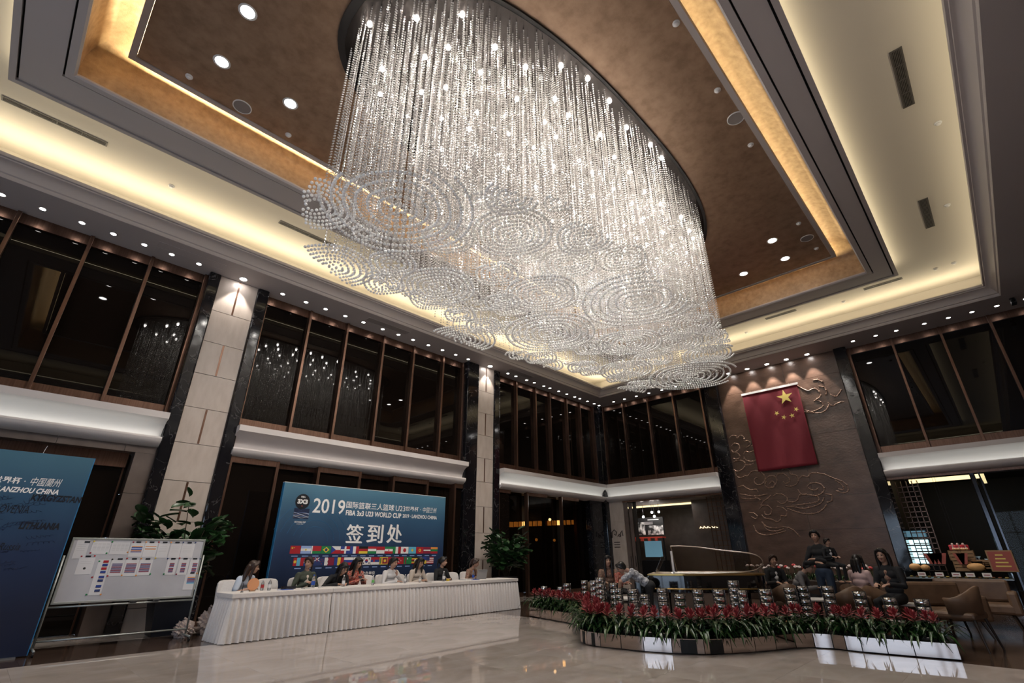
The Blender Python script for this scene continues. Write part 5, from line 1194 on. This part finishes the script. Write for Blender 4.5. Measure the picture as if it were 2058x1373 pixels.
for cl in CL:
    P = [px('x', 19.675, 1440+u*.23307, 760+v*.23307) for u, v in cl]; L = smooth_line(P); mb = MB(); mb.tube(L, .02, 6)
    acc = 0
    for i in range(1, len(L)):
        acc += (L[i]-L[i-1]).length
        if acc > .15: acc = 0; mb.ball(L[i], .034, 8, 5)
    mb.obj('cloud_line', 'relief_bronze', rw, True)

# ================================================================== mirrored planter with bromeliads
pm('mirror_panel', (.42, .36, .33), .05, 1); pm('planter_core', (.01, .01, .01), .6)
nm('brom_leaf', [(.3, (.010, .030, .010)), (.6, (.022, .062, .018)), (.85, (.05, .11, .03))], scale=6, detail=2, rough=.22); nm('brom_red', [(.3, (.22, .022, .032)), (.6, (.36, .05, .055)), (.8, (.50, .12, .11))], scale=14, detail=2, rough=.45)
PP = [Vector(p) for p in ((9.85, 9.0), (9.65, 8.3), (9.5, 7.7), (9.3, 7.15), (8.75, 6.62), (8.1, 6.15), (7.58, 5.75), (7.42, 5.4), (7.48, 4.9), (7.6, 4.35), (7.92, 3.75), (8.45, 3.38), (9.0, 3.1), (9.55, 2.85), (9.72, 2.5), (9.70, 2.2), (9.78, 1.6), (9.88, 1.0))]
PS = smooth_line(PP, 6)
pl = thing('planter', 'low curved planter clad in mirror steel around the piano lounge', 'planter', (0, 0, 0)); PH = .2
def inward(i):
    t = PS[min(i+1, len(PS)-1)]-PS[max(i-1, 0)]; t.normalize(); return Vector((-t.y, t.x))
V = []; F = []
for i, p in enumerate(PS):
    n = inward(i)
    q = p+n*.012; r_ = p+n*.46
    V += [(q.x, q.y, .012), (r_.x, r_.y, .012), (r_.x, r_.y, PH-.01), (q.x, q.y, PH-.01)]
for i in range(len(PS)-1):
    for k in range(4): l = (k+1) % 4; F.append((i*4+k, i*4+l, i*4+4+l, i*4+4+k))
F.append((0, 1, 2, 3)); e_ = (len(PS)-1)*4; F.append((e_+3, e_+2, e_+1, e_))
m_ = MB(); m_.v = V; m_.f = F; m_.obj('soil_box', 'planter_core', pl)
i = 0; rnd = random.Random(2)
while i < len(PS)-1:
    st = 3 if i % 2 else 4
    if i > 84: st = rnd.choice((3, 7))
    j = min(i+st, len(PS)-1)
    a2, b2 = PS[i], PS[j]; d2 = (b2-a2).normalized(); n2 = Vector((-d2.y, d2.x)); g2 = .012
    pts = [a2+d2*g2, b2-d2*.0, b2-d2*.0+n2*.02, a2+d2*g2+n2*.02]
    MB().poly([(p.x, p.y, .015) for p in pts], PH-.015, (0, 0, 1)).obj('cladding_panel', 'mirror_panel', pl)
    # inner side panel
    ra, rb = a2+inward(i)*.462, b2+inward(j)*.462
    pts = [ra, rb, rb+n2*.01, ra+n2*.01]; MB().poly([(p.x, p.y, .015) for p in pts], PH-.015, (0, 0, 1)).obj('cladding_panel', 'mirror_panel', pl)
    i = j
def strap(L, W, rise, droop, n=6):
    m_ = MB()
    for k in range(n+1):
        t = k/n; x = L*(t*.95); z = rise*math.sin(min(1, t*1.25)*PI*.5)-droop*t**2.6; w_ = W*(1-.15*t)*(1 if t < .6 else (1-((t-.6)/.4)**1.6)+.04)
        for s in (-1, 0, 1): m_.v.append((x, s*w_/2, z+.008*abs(s)))
    for k in range(n):
        for j in range(2): m_.f.append((k*3+j, k*3+j+1, k*3+3+j+1, k*3+3+j))
    return m_
LM = []
for k in range(4):
    sk = strap(.36+.04*k, .052, .17+.045*k, .27-.03*k); me = sk.mesh('leaf', True); me.materials.append(MATS['brom_leaf']); LM.append((me, sk))
fm = MB(); rnd = random.Random(8)
for k in range(22):
    tz = k/22; a = k*2.4; L = .13*(1-.35*tz); el = .15+tz*1.1; d3 = Vector((math.cos(a)*math.cos(el), math.sin(a)*math.cos(el), math.sin(el))); s3 = Vector((-math.sin(a), math.cos(a), 0)); b3 = Vector((0, 0, .10*tz)); n = len(fm.v)
    fm.v += [tuple(b3-s3*.010), tuple(b3+d3*L*.55-s3*.019), tuple(b3+d3*L), tuple(b3+d3*L*.55+s3*.019), tuple(b3+s3*.010)]; fm.f.append((n, n+1, n+2, n+3, n+4))
FM = fm.mesh('flower_head', False); FM.materials.append(MATS['brom_red'])
stm = MB().tube([(0, 0, 0), (0, 0, .5)], .012, 6).mesh('stalk', True); stm.materials.append(MATS['brom_leaf'])
def foliage(seed):
    r = random.Random(seed); M_ = MB()
    for k in range(13):
        a = k*2.399+r.uniform(-.3, .3); src_ = LM[r.randrange(4)][1]; n = len(M_.v); s = r.uniform(.8, 1.1); ca, sa = math.cos(a), math.sin(a)
        M_.v += [(s*(x*ca-y*sa), s*(x*sa+y*ca), s*z) for x, y, z in src_.v]; M_.f += [tuple(n+i for i in f_) for f_ in src_.f]
    me = M_.mesh('foliage', True); me.materials.append(MATS['brom_leaf']); return me
FOL = [foliage(k) for k in range(4)]
acc = 0; cnt = 0; rnd = random.Random(14)
cum = [0]
for i in range(1, len(PS)): cum.append(cum[-1]+(PS[i]-PS[i-1]).length)
def along(s):
    for i in range(1, len(PS)):
        if cum[i] >= s: u = (s-cum[i-1])/(cum[i]-cum[i-1]); return PS[i-1].lerp(PS[i], u), inward(i)
    return PS[-1], inward(len(PS)-1)
TOT = cum[-1]
def zone(s):
    f = s/TOT
    return ('red flowering bromeliad in the planter arm towards the tinted doors', 'bromeliads in the far planter arm') if f < .33 else (('red flowering bromeliad in the bulging middle of the planter', 'bromeliads in the planter bulge') if f < .78 else ('red flowering bromeliad at the bakery end of the planter', 'bromeliads at the bakery end'))
for rowi, off in enumerate((.13, .33)):
    s = .1+.11*rowi
    while s < TOT-.08:
        p, n = along(s); p = p+n*(off+rnd.uniform(-.03, .03)); lab, grp = zone(s)
        t = thing('bromeliad', lab, 'plant', (p.x, p.y, PH-.012), rnd.uniform(0, 6), grp)
        hgt = rnd.uniform(.9, 1.08)
        o = inst('stalk', stm, (0, 0, .0), parent=t, scale=(1, 1, hgt*.58)); inst('flower_head', FM, (0, 0, .26*hgt), (rnd.uniform(-.15, .15), rnd.uniform(-.15, .15), rnd.uniform(0, 6)), t)
        if rowi == 0 and .33 < s/TOT < .98:
            for k in range(12):
                a4 = k*2.399+rnd.uniform(-.3, .3); sc = rnd.uniform(.8, 1.12); inst('leaf', LM[rnd.randrange(4)][0], (0, 0, .01), (0, 0, a4), t, (sc, sc, sc))
        else: inst('foliage', FOL[rnd.randrange(4)], (0, 0, .01), (0, 0, rnd.uniform(0, 6)), t)
        s += .205+rnd.uniform(-.02, .02)

# ================================================================== lounge
def at(u, v, r):
    d = RT*((u-1029)/F_PX)+UP*(-(v-686.5)/F_PX)+_f; k = r/math.hypot(d.x, d.y); return Vector((0, 0, CAM_H))+d*k
# polished steel cylinders
pm('steel_polished', (.70, .70, .72), .07, 1)
def steel_drum(u, vtop, r, w, lab, base=0.0, grp='polished steel drums around the lounge'):
    q = at(u, vtop, r); h = q.z-base; t = thing('steel_drum', lab, 'drum', (q.x, q.y, base), 0, grp)
    n = max(2, round(h/.105)); hh = h/n
    me = MB().lathe([(w/2-.012, .004), (w/2, .008), (w/2, hh-.012), (w/2-.012, hh-.008)], seg=24, cap=False).mesh('steel_ring', True); me.materials.append(MATS['steel_polished'])
    for k in range(n): inst('steel_ring', me, (0, 0, k*hh), parent=t)
    MB().lathe([(w/2-.012, 0), (w/2-.012, h-.01)], seg=20).obj('core', 'planter_core', t)
    for k in range(6):
        a5 = k*PI/3+.3; MB().box(-.004, .004, -.004, .004, 0, h).obj('rod', 'planter_core', t).location = ((w/2+.001)*math.cos(a5), (w/2+.001)*math.sin(a5), 0)
    return t
D1 = 'polished steel drum between the planter and the tinted doors'; D2 = 'polished steel drum behind the planter bulge beside the piano'; D3 = 'polished steel drum in front of the tan chairs'
for (u, v, r, w, lab) in ((1093, 1178, 13.2, .15, D1), (1126, 1179, 13.0, .15, D1), (1139, 1172, 12.9, .18, D1), (1174, 1166, 12.4, .15, D1), (1193, 1166, 11.3, .16, D1), (1206, 1160, 10.9, .2, D1), (1233, 1171, 10.9, .2, D1), (1243, 1182, 10.2, .14, D2), (1271, 1183, 10.2, .2, D2), (1295, 1194, 9.9, .17, D2),
                          (1330, 1182, 9.9, .19, D2), (1365, 1193, 9.5, .19, D2), (1401, 1184, 9.6, .18, D2), (1443, 1184, 9.7, .2, D2), (1472, 1166, 10.0, .19, D2), (1490, 1186, 9.8, .16, D2), (1536, 1183, 10.3, .22, D2), (1586, 1181, 10.9, .21, D3), (1611, 1177, 11.0, .2, D3), (1661, 1177, 11.1, .2, D3), (1725, 1188, 10.9, .2, D3), (1786, 1200, 10.7, .2, D3), (1850, 1203, 10.6, .2, D3)):
    steel_drum(u, v, r, w, lab)
# ---- furniture
nm('leather_tan', [(.3, (.11, .062, .036)), (.6, (.15, .087, .05)), (.8, (.19, .11, .066))], scale=6, detail=4, rough=.45); pm('wood_dark', (.03, .018, .012), .4)
def tub_chair(u, v, r, rz, lab, sc=1.0):
    q = at(u, v, r); t = thing('lounge_chair', lab, 'chair', (q.x, q.y, 0), rz); t.scale = (sc,)*3
    V = []; F = []; N_ = 13                                   # curved back shell, opening towards -y
    for k in range(N_):
        a6 = -.15+ (PI+.3)*k/(N_-1); x, y = .29*math.cos(a6), .27*math.sin(a6); hz = .80-.16*abs(math.cos(a6))**2
        for rr, z in ((1, .44), (1.05, .6), (1.12, hz), (1.0, hz+.005), (.93, .6), (.88, .44)): V.append((x*rr, y*rr, z))
    for k in range(N_-1):
        for j in range(6): l = (j+1) % 6; F.append((k*6+j, k*6+l, k*6+6+l, k*6+6+j))
    F.append(tuple(range(6))); F.append(tuple(range((N_-1)*6+5, (N_-1)*6-1, -1))); m_ = MB(); m_.v = V; m_.f = F; m_.obj('backrest', 'leather_tan', t, True)
    MB().box(-.26, .26, -.26, .24, .38, .47).obj('seat', 'leather_tan', t, bevel=.03)
    for sx in (-1, 1):
        for sy in (-1, 1): MB().tube([(sx*.2, sy*.2, .4), (sx*.27, sy*.27, 0)], .022, 8, .013).obj('leg', 'wood_dark', t)
    return t
tub_chair(1695, 1180, 11.9, 2.4, 'tan lounge chair turned away from the planter, beside the drums'); tub_chair(1195, 1160, 12.6, -.9, 'tan lounge chair of the woman with the long dark hair'); tub_chair(1575, 1160, 12.6, 2.0, 'tan lounge chair at the tail of the piano'); tub_chair(1768, 1180, 12.0, -.6, 'tan lounge chair of the woman with a printed dark top')
tub_chair(1722, 1180, 13.0, 1.2, 'tan lounge chair behind the seated woman in pink')
def sofa(p, rz, L, lab, legs=True):
    t = thing('lounge_bench', lab, 'bench', (p[0], p[1], 0), rz)
    MB().box(-L/2, L/2, -.33, .33, .26, .45).obj('seat', 'leather_tan', t, bevel=.05); MB().box(-L/2, L/2, .22, .36, .45, .86).obj('backrest', 'leather_tan', t, bevel=.05)
    for sx in (-1, 1): MB().box(sx*L/2-.08, sx*L/2+.08, -.33, .36, .26, .66).obj('armrest', 'leather_tan', t, bevel=.04)
    for sx in (-1, 1):
        for sy in (-1, 1): MB().tube([(sx*(L/2-.1), sy*.25, .28), (sx*(L/2-.02), sy*.32, 0)], .024, 8, .014).obj('leg', 'wood_dark', t)
    return t
q = at(1862, 1180, 12.6); sofa(q, -1.0, 1.3, 'tan lounge bench facing the bakery counter'); q = at(1905, 1195, 10.9); tc = tub_chair(1915, 1190, 11.2, 2.9, 'tan lounge chair at the bakery end of the planter', 1.1)
q = at(1945, 1170, 14.5); sofa(q, -1.57, 1.2, 'tan lounge bench close to the bakery post')
def low_table(u, v, r, lab, w_=.6):
    q = at(u, v, r); t = thing('low_table', lab, 'table', (q.x, q.y, 0))
    MB().lathe([(.0001, .50), (w_/2, .50), (w_/2, .525), (.0001, .53)], seg=28).obj('top', 'card', t); MB().tube([(0, 0, .02), (0, 0, .5)], .03, 10).obj('column', 'wood_dark', t); MB().lathe([(.2, 0), (.2, .015), (.03, .03)], seg=24).obj('base', 'wood_dark', t); return t
low_table(1262, 1180, 11.7, 'low round table in front of the bending man', .8); low_table(1640, 1197, 12.6, 'low round table beside the tan chair', .7); low_table(1815, 1190, 12.2, 'low round table before the woman with a printed dark top', .6)
# ---- grand piano
pm('piano_black', (.006, .006, .007), .07, coat=.5); pm('piano_gold', (.42, .28, .10), .3, .9)
m2, nt2, bb2 = newmat('acrylic'); N2 = nt2.nodes; tr2 = N2.new('ShaderNodeBsdfTransparent'); tr2.inputs[0].default_value = (.86, .82, .78, 1); mx2 = N2.new('ShaderNodeMixShader'); mx2.inputs[0].default_value = .8
bb2.inputs['Base Color'].default_value = (.30, .25, .22, 1); bb2.inputs['Roughness'].default_value = .08; nt2.links.new(bb2.outputs[0], mx2.inputs[1]); nt2.links.new(tr2.outputs[0], mx2.inputs[2]); nt2.links.new(mx2.outputs[0], N2['Material Output'].inputs[0])
pm('acrylic_edge', (.75, .62, .5), .15, emit=None)
qa = at(1304, 1165, 11.2); qb = at(1548, 1160, 11.2); ax = (qb-qa); ax.z = 0; PLn = ax.length; pa = math.atan2(ax.y, ax.x)
pn_ = thing('grand_piano', 'black grand piano with a raised clear acrylic lid in the lounge', 'piano', (qa.x, qa.y, 0), pa)
L_ = PLn; Wd = 1.42
# local: x from keyboard to tail, y to the far side (spine at y = Wd), bent side towards the camera
OUT = [(0, 0), (.3, -.0), (.75, -.01), (1.1, .05), (1.45, .17), (1.8, .28), (2.1, .36), (2.3, .47), (2.42, .65), (2.47, .9), (2.42, 1.15), (2.3, 1.33), (2.1, 1.41), (1.2, 1.42), (0, 1.42)]
OUT = [(x*L_/2.47, y) for x, y in OUT]
OS = [(p.x, p.y) for p in smooth_line([Vector((x, y, 0)) for x, y in OUT[2:13]], 4)]; OUTL = OUT[:2]+OS+OUT[13:]
MB().poly([(x, y, .66) for x, y in OUTL], .31, (0, 0, 1)).obj('case', 'piano_black', pn_, bevel=.01)
def inset(P, k): cx_ = sum(p[0] for p in P)/len(P); cy_ = sum(p[1] for p in P)/len(P); return [(cx_+(x-cx_)*k, cy_+(y-cy_)*k) for x, y in P]
MB().poly([(x, y, .955) for x, y in inset(OUTL, .965)], .03, (0, 0, 1)).obj('soundboard', 'piano_gold', pn_); me = MB()
rimp = inset(OUTL, 1.012); MB().poly([(x, y, .968) for x, y in rimp], .022, (0, 0, 1)).obj('gold_rim', 'piano_gold', pn_); MB().tube([(x, y, .73) for x, y in inset(OUTL, 1.012)[:24]], .012, 6).obj('gold_strip', 'piano_gold', pn_)
MB().poly([(x, y, .985) for x, y in inset(OUTL, .97)], .012, (0, 0, 1)).obj('plate', 'piano_gold', pn_)
for k in range(26): yy = .12+k*.047; MB().tube([(.42, yy, 1.005), (1.1+.9*(yy/1.42), yy, 1.005)], .0025, 4).obj('string', 'steel_dim', pn_)
MB().box(-.30, .0, .06, 1.36, .62, .70).obj('keybed', 'piano_black', pn_, bevel=.01); MB().box(-.26, -.11, .12, 1.30, .70, .715).obj('white_keys', 'plastic_white', pn_); MB().box(-.20, -.11, .12, 1.30, .715, .727).obj('black_keys', 'plastic_black', pn_)
for yy in (.0, 1.36): MB().box(-.30, .02, yy, yy+.06, .62, .86).obj('arm_cheek', 'piano_black', pn_, bevel=.02)
MB().box(-.10, -.04, .06, 1.36, .70, .93).obj('fallboard', 'piano_black', pn_, bevel=.01)
for (x, y) in ((.25, .2), (.25, 1.25), (L_*.82, .85)): MB().lathe([(.07, .06), (.05, .12), (.055, .4), (.075, .66)], (x, y, 0), 12).obj('leg', 'piano_black', pn_, True); MB().lathe([(.03, -.012), (.03, .012)], (x, y, .03), 10, 'x').obj('caster', 'piano_gold', pn_); MB().box(x-.015, x+.015, y-.015, y+.015, .03, .08).obj('caster_fork', 'piano_gold', pn_)
MB().box(.15, .3, .6, .82, .05, .66).obj('pedal_lyre', 'piano_black', pn_, bevel=.02)
# music desk, front lid flap and prop
md_ = thing('x', None, None); bpy.data.objects.remove(md_)
V = [(.12, .2, 1.0), (.12, 1.2, 1.0), (.30, 1.2, 1.32), (.30, .2, 1.32)]; MB().poly(V, .012, (-.87, 0, .5)).obj('music_desk', 'acrylic', pn_)
MB().box(.48, .52, .06, .10, .98, 1.42).obj('lid_prop', 'acrylic_edge', pn_)
lid = []; th_ = .36
for (x, y) in inset(OUTL, 1.015):
    if x < .5: x = .5
    dy = 1.42-y; lid.append((x, 1.42-dy*math.cos(th_), 1.0+dy*math.sin(th_)))
lo = MB().poly(lid, .016, (0, math.sin(th_), math.cos(th_))).obj('lid', 'acrylic', pn_)
MB().tube([(x, y, z+.008) for x, y, z in lid], .011, 6, closed=True).obj('lid_edge', 'acrylic_edge', lo)
stn = thing('piano_stool', 'black padded piano stool at the keyboard', 'stool', (0, 0, 0)); kx = Matrix.Rotation(pa, 3, 'Z') @ Vector((-.62, .75, 0)); stn.location = (qa.x+kx.x, qa.y+kx.y, 0); stn.rotation_euler = (0, 0, pa)
MB().box(-.17, .17, -.35, .35, .42, .52).obj('cushion', 'piano_black', stn, bevel=.03)
for sx in (-.13, .13):
    for sy in (-.3, .3): MB().box(sx-.02, sx+.02, sy-.02, sy+.02, 0, .43).obj('leg', 'piano_black', stn)

# ---- people in the lounge
def lp(label, u, v, r, face, **k):
    q = at(u, v, r); return person(label, (q.x, q.y, k.pop('zoff', 0)), face, **k)
# bearing that makes a figure face the camera from its spot: local -y towards the camera
def facecam(u, off=0):
    q = at(u, 1100, 10); return math.atan2(q.y, q.x)-PI/2+off
lp('person with long dark hair seated behind the steel drums with a child', 1222, 1160, 12.7, facecam(1222, .2), top='wear_pattern', style='straight', lean=.1, turn=.1)
lp('child in a pink top beside the person with long dark hair', 1243, 1160, 12.5, facecam(1243, .9), top='wear_floral', style='short', hairm='hair_brown', lean=.1, scale=.72, zoff=.22)
lp('person in a grey patterned shirt bending over the low table by the piano', 1304, 1160, 10.65, facecam(1304, -1.5), pose='stand', top='wear_check', style='short', lean=.95, tilt=.3, bottom='wear_black', sleeve='short', scale=.88, armL=(V3(.2, -.62, 1.0), V3(.1, -.66, .74), (-.2, -.5, -1)), armR=(V3(-.2, -.62, 1.0), V3(-.1, -.68, .74), (.2, -.5, -1)))
lp('person in dark clothes standing and holding a child before the relief wall', 1652, 1130, 13.2, facecam(1652, -.5), pose='stand', top='wear_black', style='short', lean=.02, bottom='wear_jeans', turn=.3, scale=1.08, armL=(V3(.26, -.1, 1.08), V3(.05, -.3, 1.16), (-1, -.3, 0)), armR=(V3(-.26, -.1, 1.08), V3(.05, -.3, 1.1), (1, -.3, 0)))
lp('child in a black striped jacket carried on the standing person\'s arm', 1670, 1130, 12.85, facecam(1670, .6), top='wear_black', inner='wear_white', style='short', lean=.05, turn=.4, scale=.62, zoff=.82, bottom='wear_black')
lp('person in a dark printed top with long hair seated in front of the bakery', 1788, 1150, 12.0, facecam(1788, -.45), top='wear_black', inner='wear_pattern', style='long', lean=.12, turn=.15, tilt=.1, scale=1.05, zoff=.04)
lp('person in a pale pink top seated with the back to the planter', 1722, 1150, 13.0, facecam(1722, 2.6), top='wear_pink', style='straight', lean=.15, scale=1.0)
lp('person in a grey jacket bending forward at the tail of the piano', 1588, 1160, 13.4, facecam(1588, 1.3), top='wear_grey', style='short', lean=.6, tilt=.2)
lp('person with pale hair band seated behind the piano tail', 1556, 1160, 13.8, facecam(1556, .4), top='wear_black', inner='wear_white', style='tied', hairm='hair_brown', lean=.15)
# ---- flower trough along the relief wall
pm('petal_white', (.5, .42, .40), .6); pm('petal_red', (.45, .05, .05), .6)
ft_ = thing('flower_trough', 'dark trough along the relief wall', 'planter', (18.7, 4.9, 0)); MB().box(-.25, .25, -2.1, 2.1, 0, .6).obj('box', 'wood_dark', ft_, bevel=.02); MB().box(-.22, .22, -2.07, 2.07, .58, .61).obj('soil', 'soil', ft_)
rnd = random.Random(31); bl = MB()
for k in range(7): a7 = k*2*PI/7; bl.ball((.035*math.cos(a7), .035*math.sin(a7), 0), .03, 6, 4)
bl.ball((0, 0, .02), .03, 6, 4); BLW = bl.mesh('blossom', True); BLW.materials.append(MATS['petal_white']); BLR = BLW.copy(); BLR.materials.clear(); BLR.materials.append(MATS['petal_red'])
for k in range(40):
    y = 2.95+k*.1+rnd.uniform(-.04, .04); red = rnd.random() < .3; t = thing('trough_flower', ('red' if red else 'white')+' blossom plant in the trough along the relief wall', 'flower', (18.7+rnd.uniform(-.12, .12), y, .61), rnd.uniform(0, 6), ('red' if red else 'white')+' blossoms in the trough'); s = rnd.uniform(.75, 1.0)
    inst('foliage', FOL[k % 4], (0, 0, 0), parent=t, scale=(.5*s, .5*s, .8*s)); inst('stalk', stm, parent=t, scale=(.7, .7, .85*s)); inst('blossom', BLR if red else BLW, (0, 0, .42*s), (.4, .2, 0), t)

# ================================================================== bakery counter
pm('bread', (.50, .28, .11), .6); pm('crate_wood', (.30, .18, .09), .6); pm('cake_red', (.5, .04, .06), .4); pm('price_white', (.8, .78, .76), .5); pm('glass_blue', (.35, .5, .6), .1); pm('poster_red', (.34, .08, .06), .5)
CXK = 18.9
y0_ = px('x', CXK, 1815, 1140).y; y1_ = px('x', CXK, 2028, 1140).y
bc = thing('bakery_counter', 'dark glass bakery counter with trays in front of the opening', 'counter', (CXK, (y0_+y1_)/2, 0)); hw = abs(y0_-y1_)/2
MB().box(0, .75, -hw, hw, 0.06, .72).obj('body', 'piano_black', bc, bevel=.01); MB().box(-.03, .78, -hw-.03, hw+.03, .86, .90).obj('glass_top', 'clear_glass', bc); MB().box(-.03, -.015, -hw, hw, .72, .9).obj('glass_front', 'clear_glass', bc); MB().box(-.02, .76, -hw, hw, .70, .73).obj('shelf', 'steel_dim', bc); MB().box(-.04, -.02, -hw, hw, .05, .08).obj('kick_strip', 'chrome', bc); MB().box(.02, .73, -hw+.02, hw-.02, 0, .06).obj('plinth', 'plastic_black', bc)
for s in (-hw, hw): MB().box(-.02, .0, s-.015, s+.015, .72, .88).obj('corner_post', 'chrome', bc)
cyk = (y0_+y1_)/2
def on_counter(u, dx=.1): return px('x', CXK+dx, u, 1130).y
def loaf(u, r_, sc, lab, grp=None):
    y = on_counter(u); t = thing('bread_loaf', lab, 'bread', (CXK+.12, y, .9), rnd.uniform(-.4, .4), grp); MB().ball((0, 0, r_*sc[2]*1.0), r_, 14, 8, sc).obj('crust', 'bread', t, True)
    for k in (-1, 0, 1): MB().tube([(-r_*.3, k*r_*.4, r_*sc[2]*1.75), (r_*.3, k*r_*.4+.02, r_*sc[2]*1.75)], .008, 5).obj('score_mark', 'price_white', t)
loaf(1836, .13, (1, 1.1, .75), 'round pale loaf at the fridge end of the counter'); loaf(1856, .11, (1, 1.0, .75), 'second round pale loaf beside the red bunting'); loaf(1958, .13, (.7, 1.5, .8), 'long golden loaf under the crates')
for (u, lab) in ((1845, 'price card below the round loaves'), (1880, 'price card below the red bunting'), (1913, 'price card in the middle of the counter'), (1941, 'price card before the long golden loaf'), (1974, 'price card nearest the framed poster')):
    t = thing('price_card', lab, 'card', (CXK-.034, on_counter(u, -.03), .77)); MB().box(-.004, 0, -.09, .09, 0, .1).obj('card', 'price_white', t); MB().box(-.0055, -.004, -.06, .06, .04, .06).obj('print', 'ink_m', t)
for k, u in enumerate((1866, 1873, 1881, 1889, 1926, 1932)):
    q = px('x', CXK+.1, u, 1112); t = thing('bunting_flag', 'small red pennant strung over the bakery counter', 'pennant', (q.x, q.y, q.z), 0, 'red pennants over the counter'); MB().poly([(0, -.13, 0), (0, .13, 0), (0, .05, -.28), (0, -.05, -.28)], .006, (1, 0, 0)).obj('cloth', 'poster_red', t); MB().tube([(.003, 0, 0), (.003, 0, 3.5-q.z)], .004, 5).obj('string', 'plastic_black', t)
def crate(u, z, w_, h_, lab):
    y = on_counter(u, .35); t = thing('wooden_crate', lab, 'crate', (CXK+.42, y, z))
    for k in range(3): MB().box(-.2, -.18, -w_/2, w_/2, k*h_/3+.004, (k+1)*h_/3-.012).obj('slat', 'crate_wood', t); MB().box(.18, .2, -w_/2, w_/2, k*h_/3+.004, (k+1)*h_/3-.012).obj('slat', 'crate_wood', t)
    for s in (-1, 1): MB().box(-.2, .2, s*w_/2-.01, s*w_/2+.01, 0, h_).obj('end_panel', 'crate_wood', t)
    MB().box(-.19, .19, -w_/2, w_/2, 0, .012).obj('bottom', 'crate_wood', t); return t
crate(1945, .9, .6, .26, 'wide wooden crate on the bakery counter'); crate(1938, 1.17, .52, .26, 'wooden crate stacked on the wide crate'); crate(1972, .9, .38, .3, 'wooden crate beside the crate stack'); crate(1992, .9, .3, .24, 'small wooden crate nearest the post')
for k in range(9):
    y = on_counter(1925+k*3.6, .35); t = thing('bread_roll', 'small pale roll on top of the crate stack', 'bread', (CXK+.32, y, 1.43), 0, 'rolls on the crate stack'); MB().ball((0, 0, .025), .028, 10, 6, (1, 1, .85)).obj('crust', 'bread', t, True); MB().ball((0, 0, .05), .015, 8, 5).obj('topping', 'price_white', t, True)
for k in range(3):
    y = on_counter(1925+k*11, .35); t = thing('gift_box', 'red ribboned box on top of the crate stack', 'box', (CXK+.5, y, 1.43), .3*k, 'red boxes on the crate stack'); MB().box(-.07, .07, -.09, .09, 0, .14).obj('box', 'cake_red', t, bevel=.02); MB().box(-.075, .075, -.012, .012, 0, .145).obj('ribbon', 'petal_white', t); MB().ball((0, 0, .16), .03, 8, 5).obj('bow', 'petal_white', t, True)
for k, u in enumerate((1964, 1970, 1985, 1996)):
    y = on_counter(u, .35); zt_ = 1.2 if u < 1980 else 1.14
    t = thing('wrapped_pastry', 'pale blue wrapped pastry standing in a counter crate', 'pastry', (CXK+.42, y, .912), .2*k, 'wrapped pastries in the crates'); MB().lathe([(.05, 0), (.06, .1), (.05, zt_-.98), (.015, zt_-.9), (.05, zt_-.84)], seg=10).obj('wrapper', 'glass_blue', t, True); MB().lathe([(.016, zt_-.905), (.016, zt_-.895)], seg=10).obj('tie', 'cake_red', t)
q = px('x', CXK-.15, 2006, 1110); t = thing('framed_poster', 'red framed poster leaning at the end of the bakery counter', 'poster', (CXK+.05, q.y, .9), 0); o = MB().box(-.015, .015, -.26, .26, 0, .52).obj('frame', 'crate_wood', t, bevel=.006); MB().box(-.018, -.015, -.23, .23, .03, .49).obj('print', 'poster_red', t)
for k in range(4): MB().box(-.020, -.018, -.15+.03*k, .15-.02*k, .12+k*.09, .15+k*.09).obj('print_line', 'flag_gold', t)
for k in range(16):
    y = cyk-hw+.12+k*(2*hw-.24)/15; t = thing('tart', 'small round tart on the lit counter shelf', 'tart', (CXK+.12, y, .73), 0, 'tarts on the counter shelf'); MB().lathe([(.035, 0), (.045, .03), (.04, .035), (.0001, .035)], seg=12).obj('crust', 'bread', t); MB().lathe([(.036, .036), (.02, .044), (.0001, .045)], seg=12).obj('filling', 'cake_red' if k % 3 else 'flag_gold', t)
area('counter_lamp', (CXK+.3, cyk, 3.3), (0, 0, -1), .2, 2*hw, 7, WARM, 1.6)

# ---- security camera under the ceiling border
q = px('z', 8.02, 2036, 606); t = thing('security_camera', 'black security camera under the ceiling border above the bakery window', 'camera', (q.x, q.y, ZS))
MB().lathe([(.06, 0), (.06, -.03), (.03, -.05)], seg=16).obj('mount', 'plastic_black', t); MB().tube([(0, 0, -.04), (0, 0, -.1)], .015, 8).obj('stem', 'plastic_black', t)
o = MB().box(-.2, .08, -.06, .06, -.2, -.09).obj('housing', 'plastic_black', t, bevel=.012); MB().lathe([(.0001, -.012), (.035, -.012), (.035, .0)], (-.2, 0, -.145), 14, 'x').obj('lens', 'dark_glass', t)
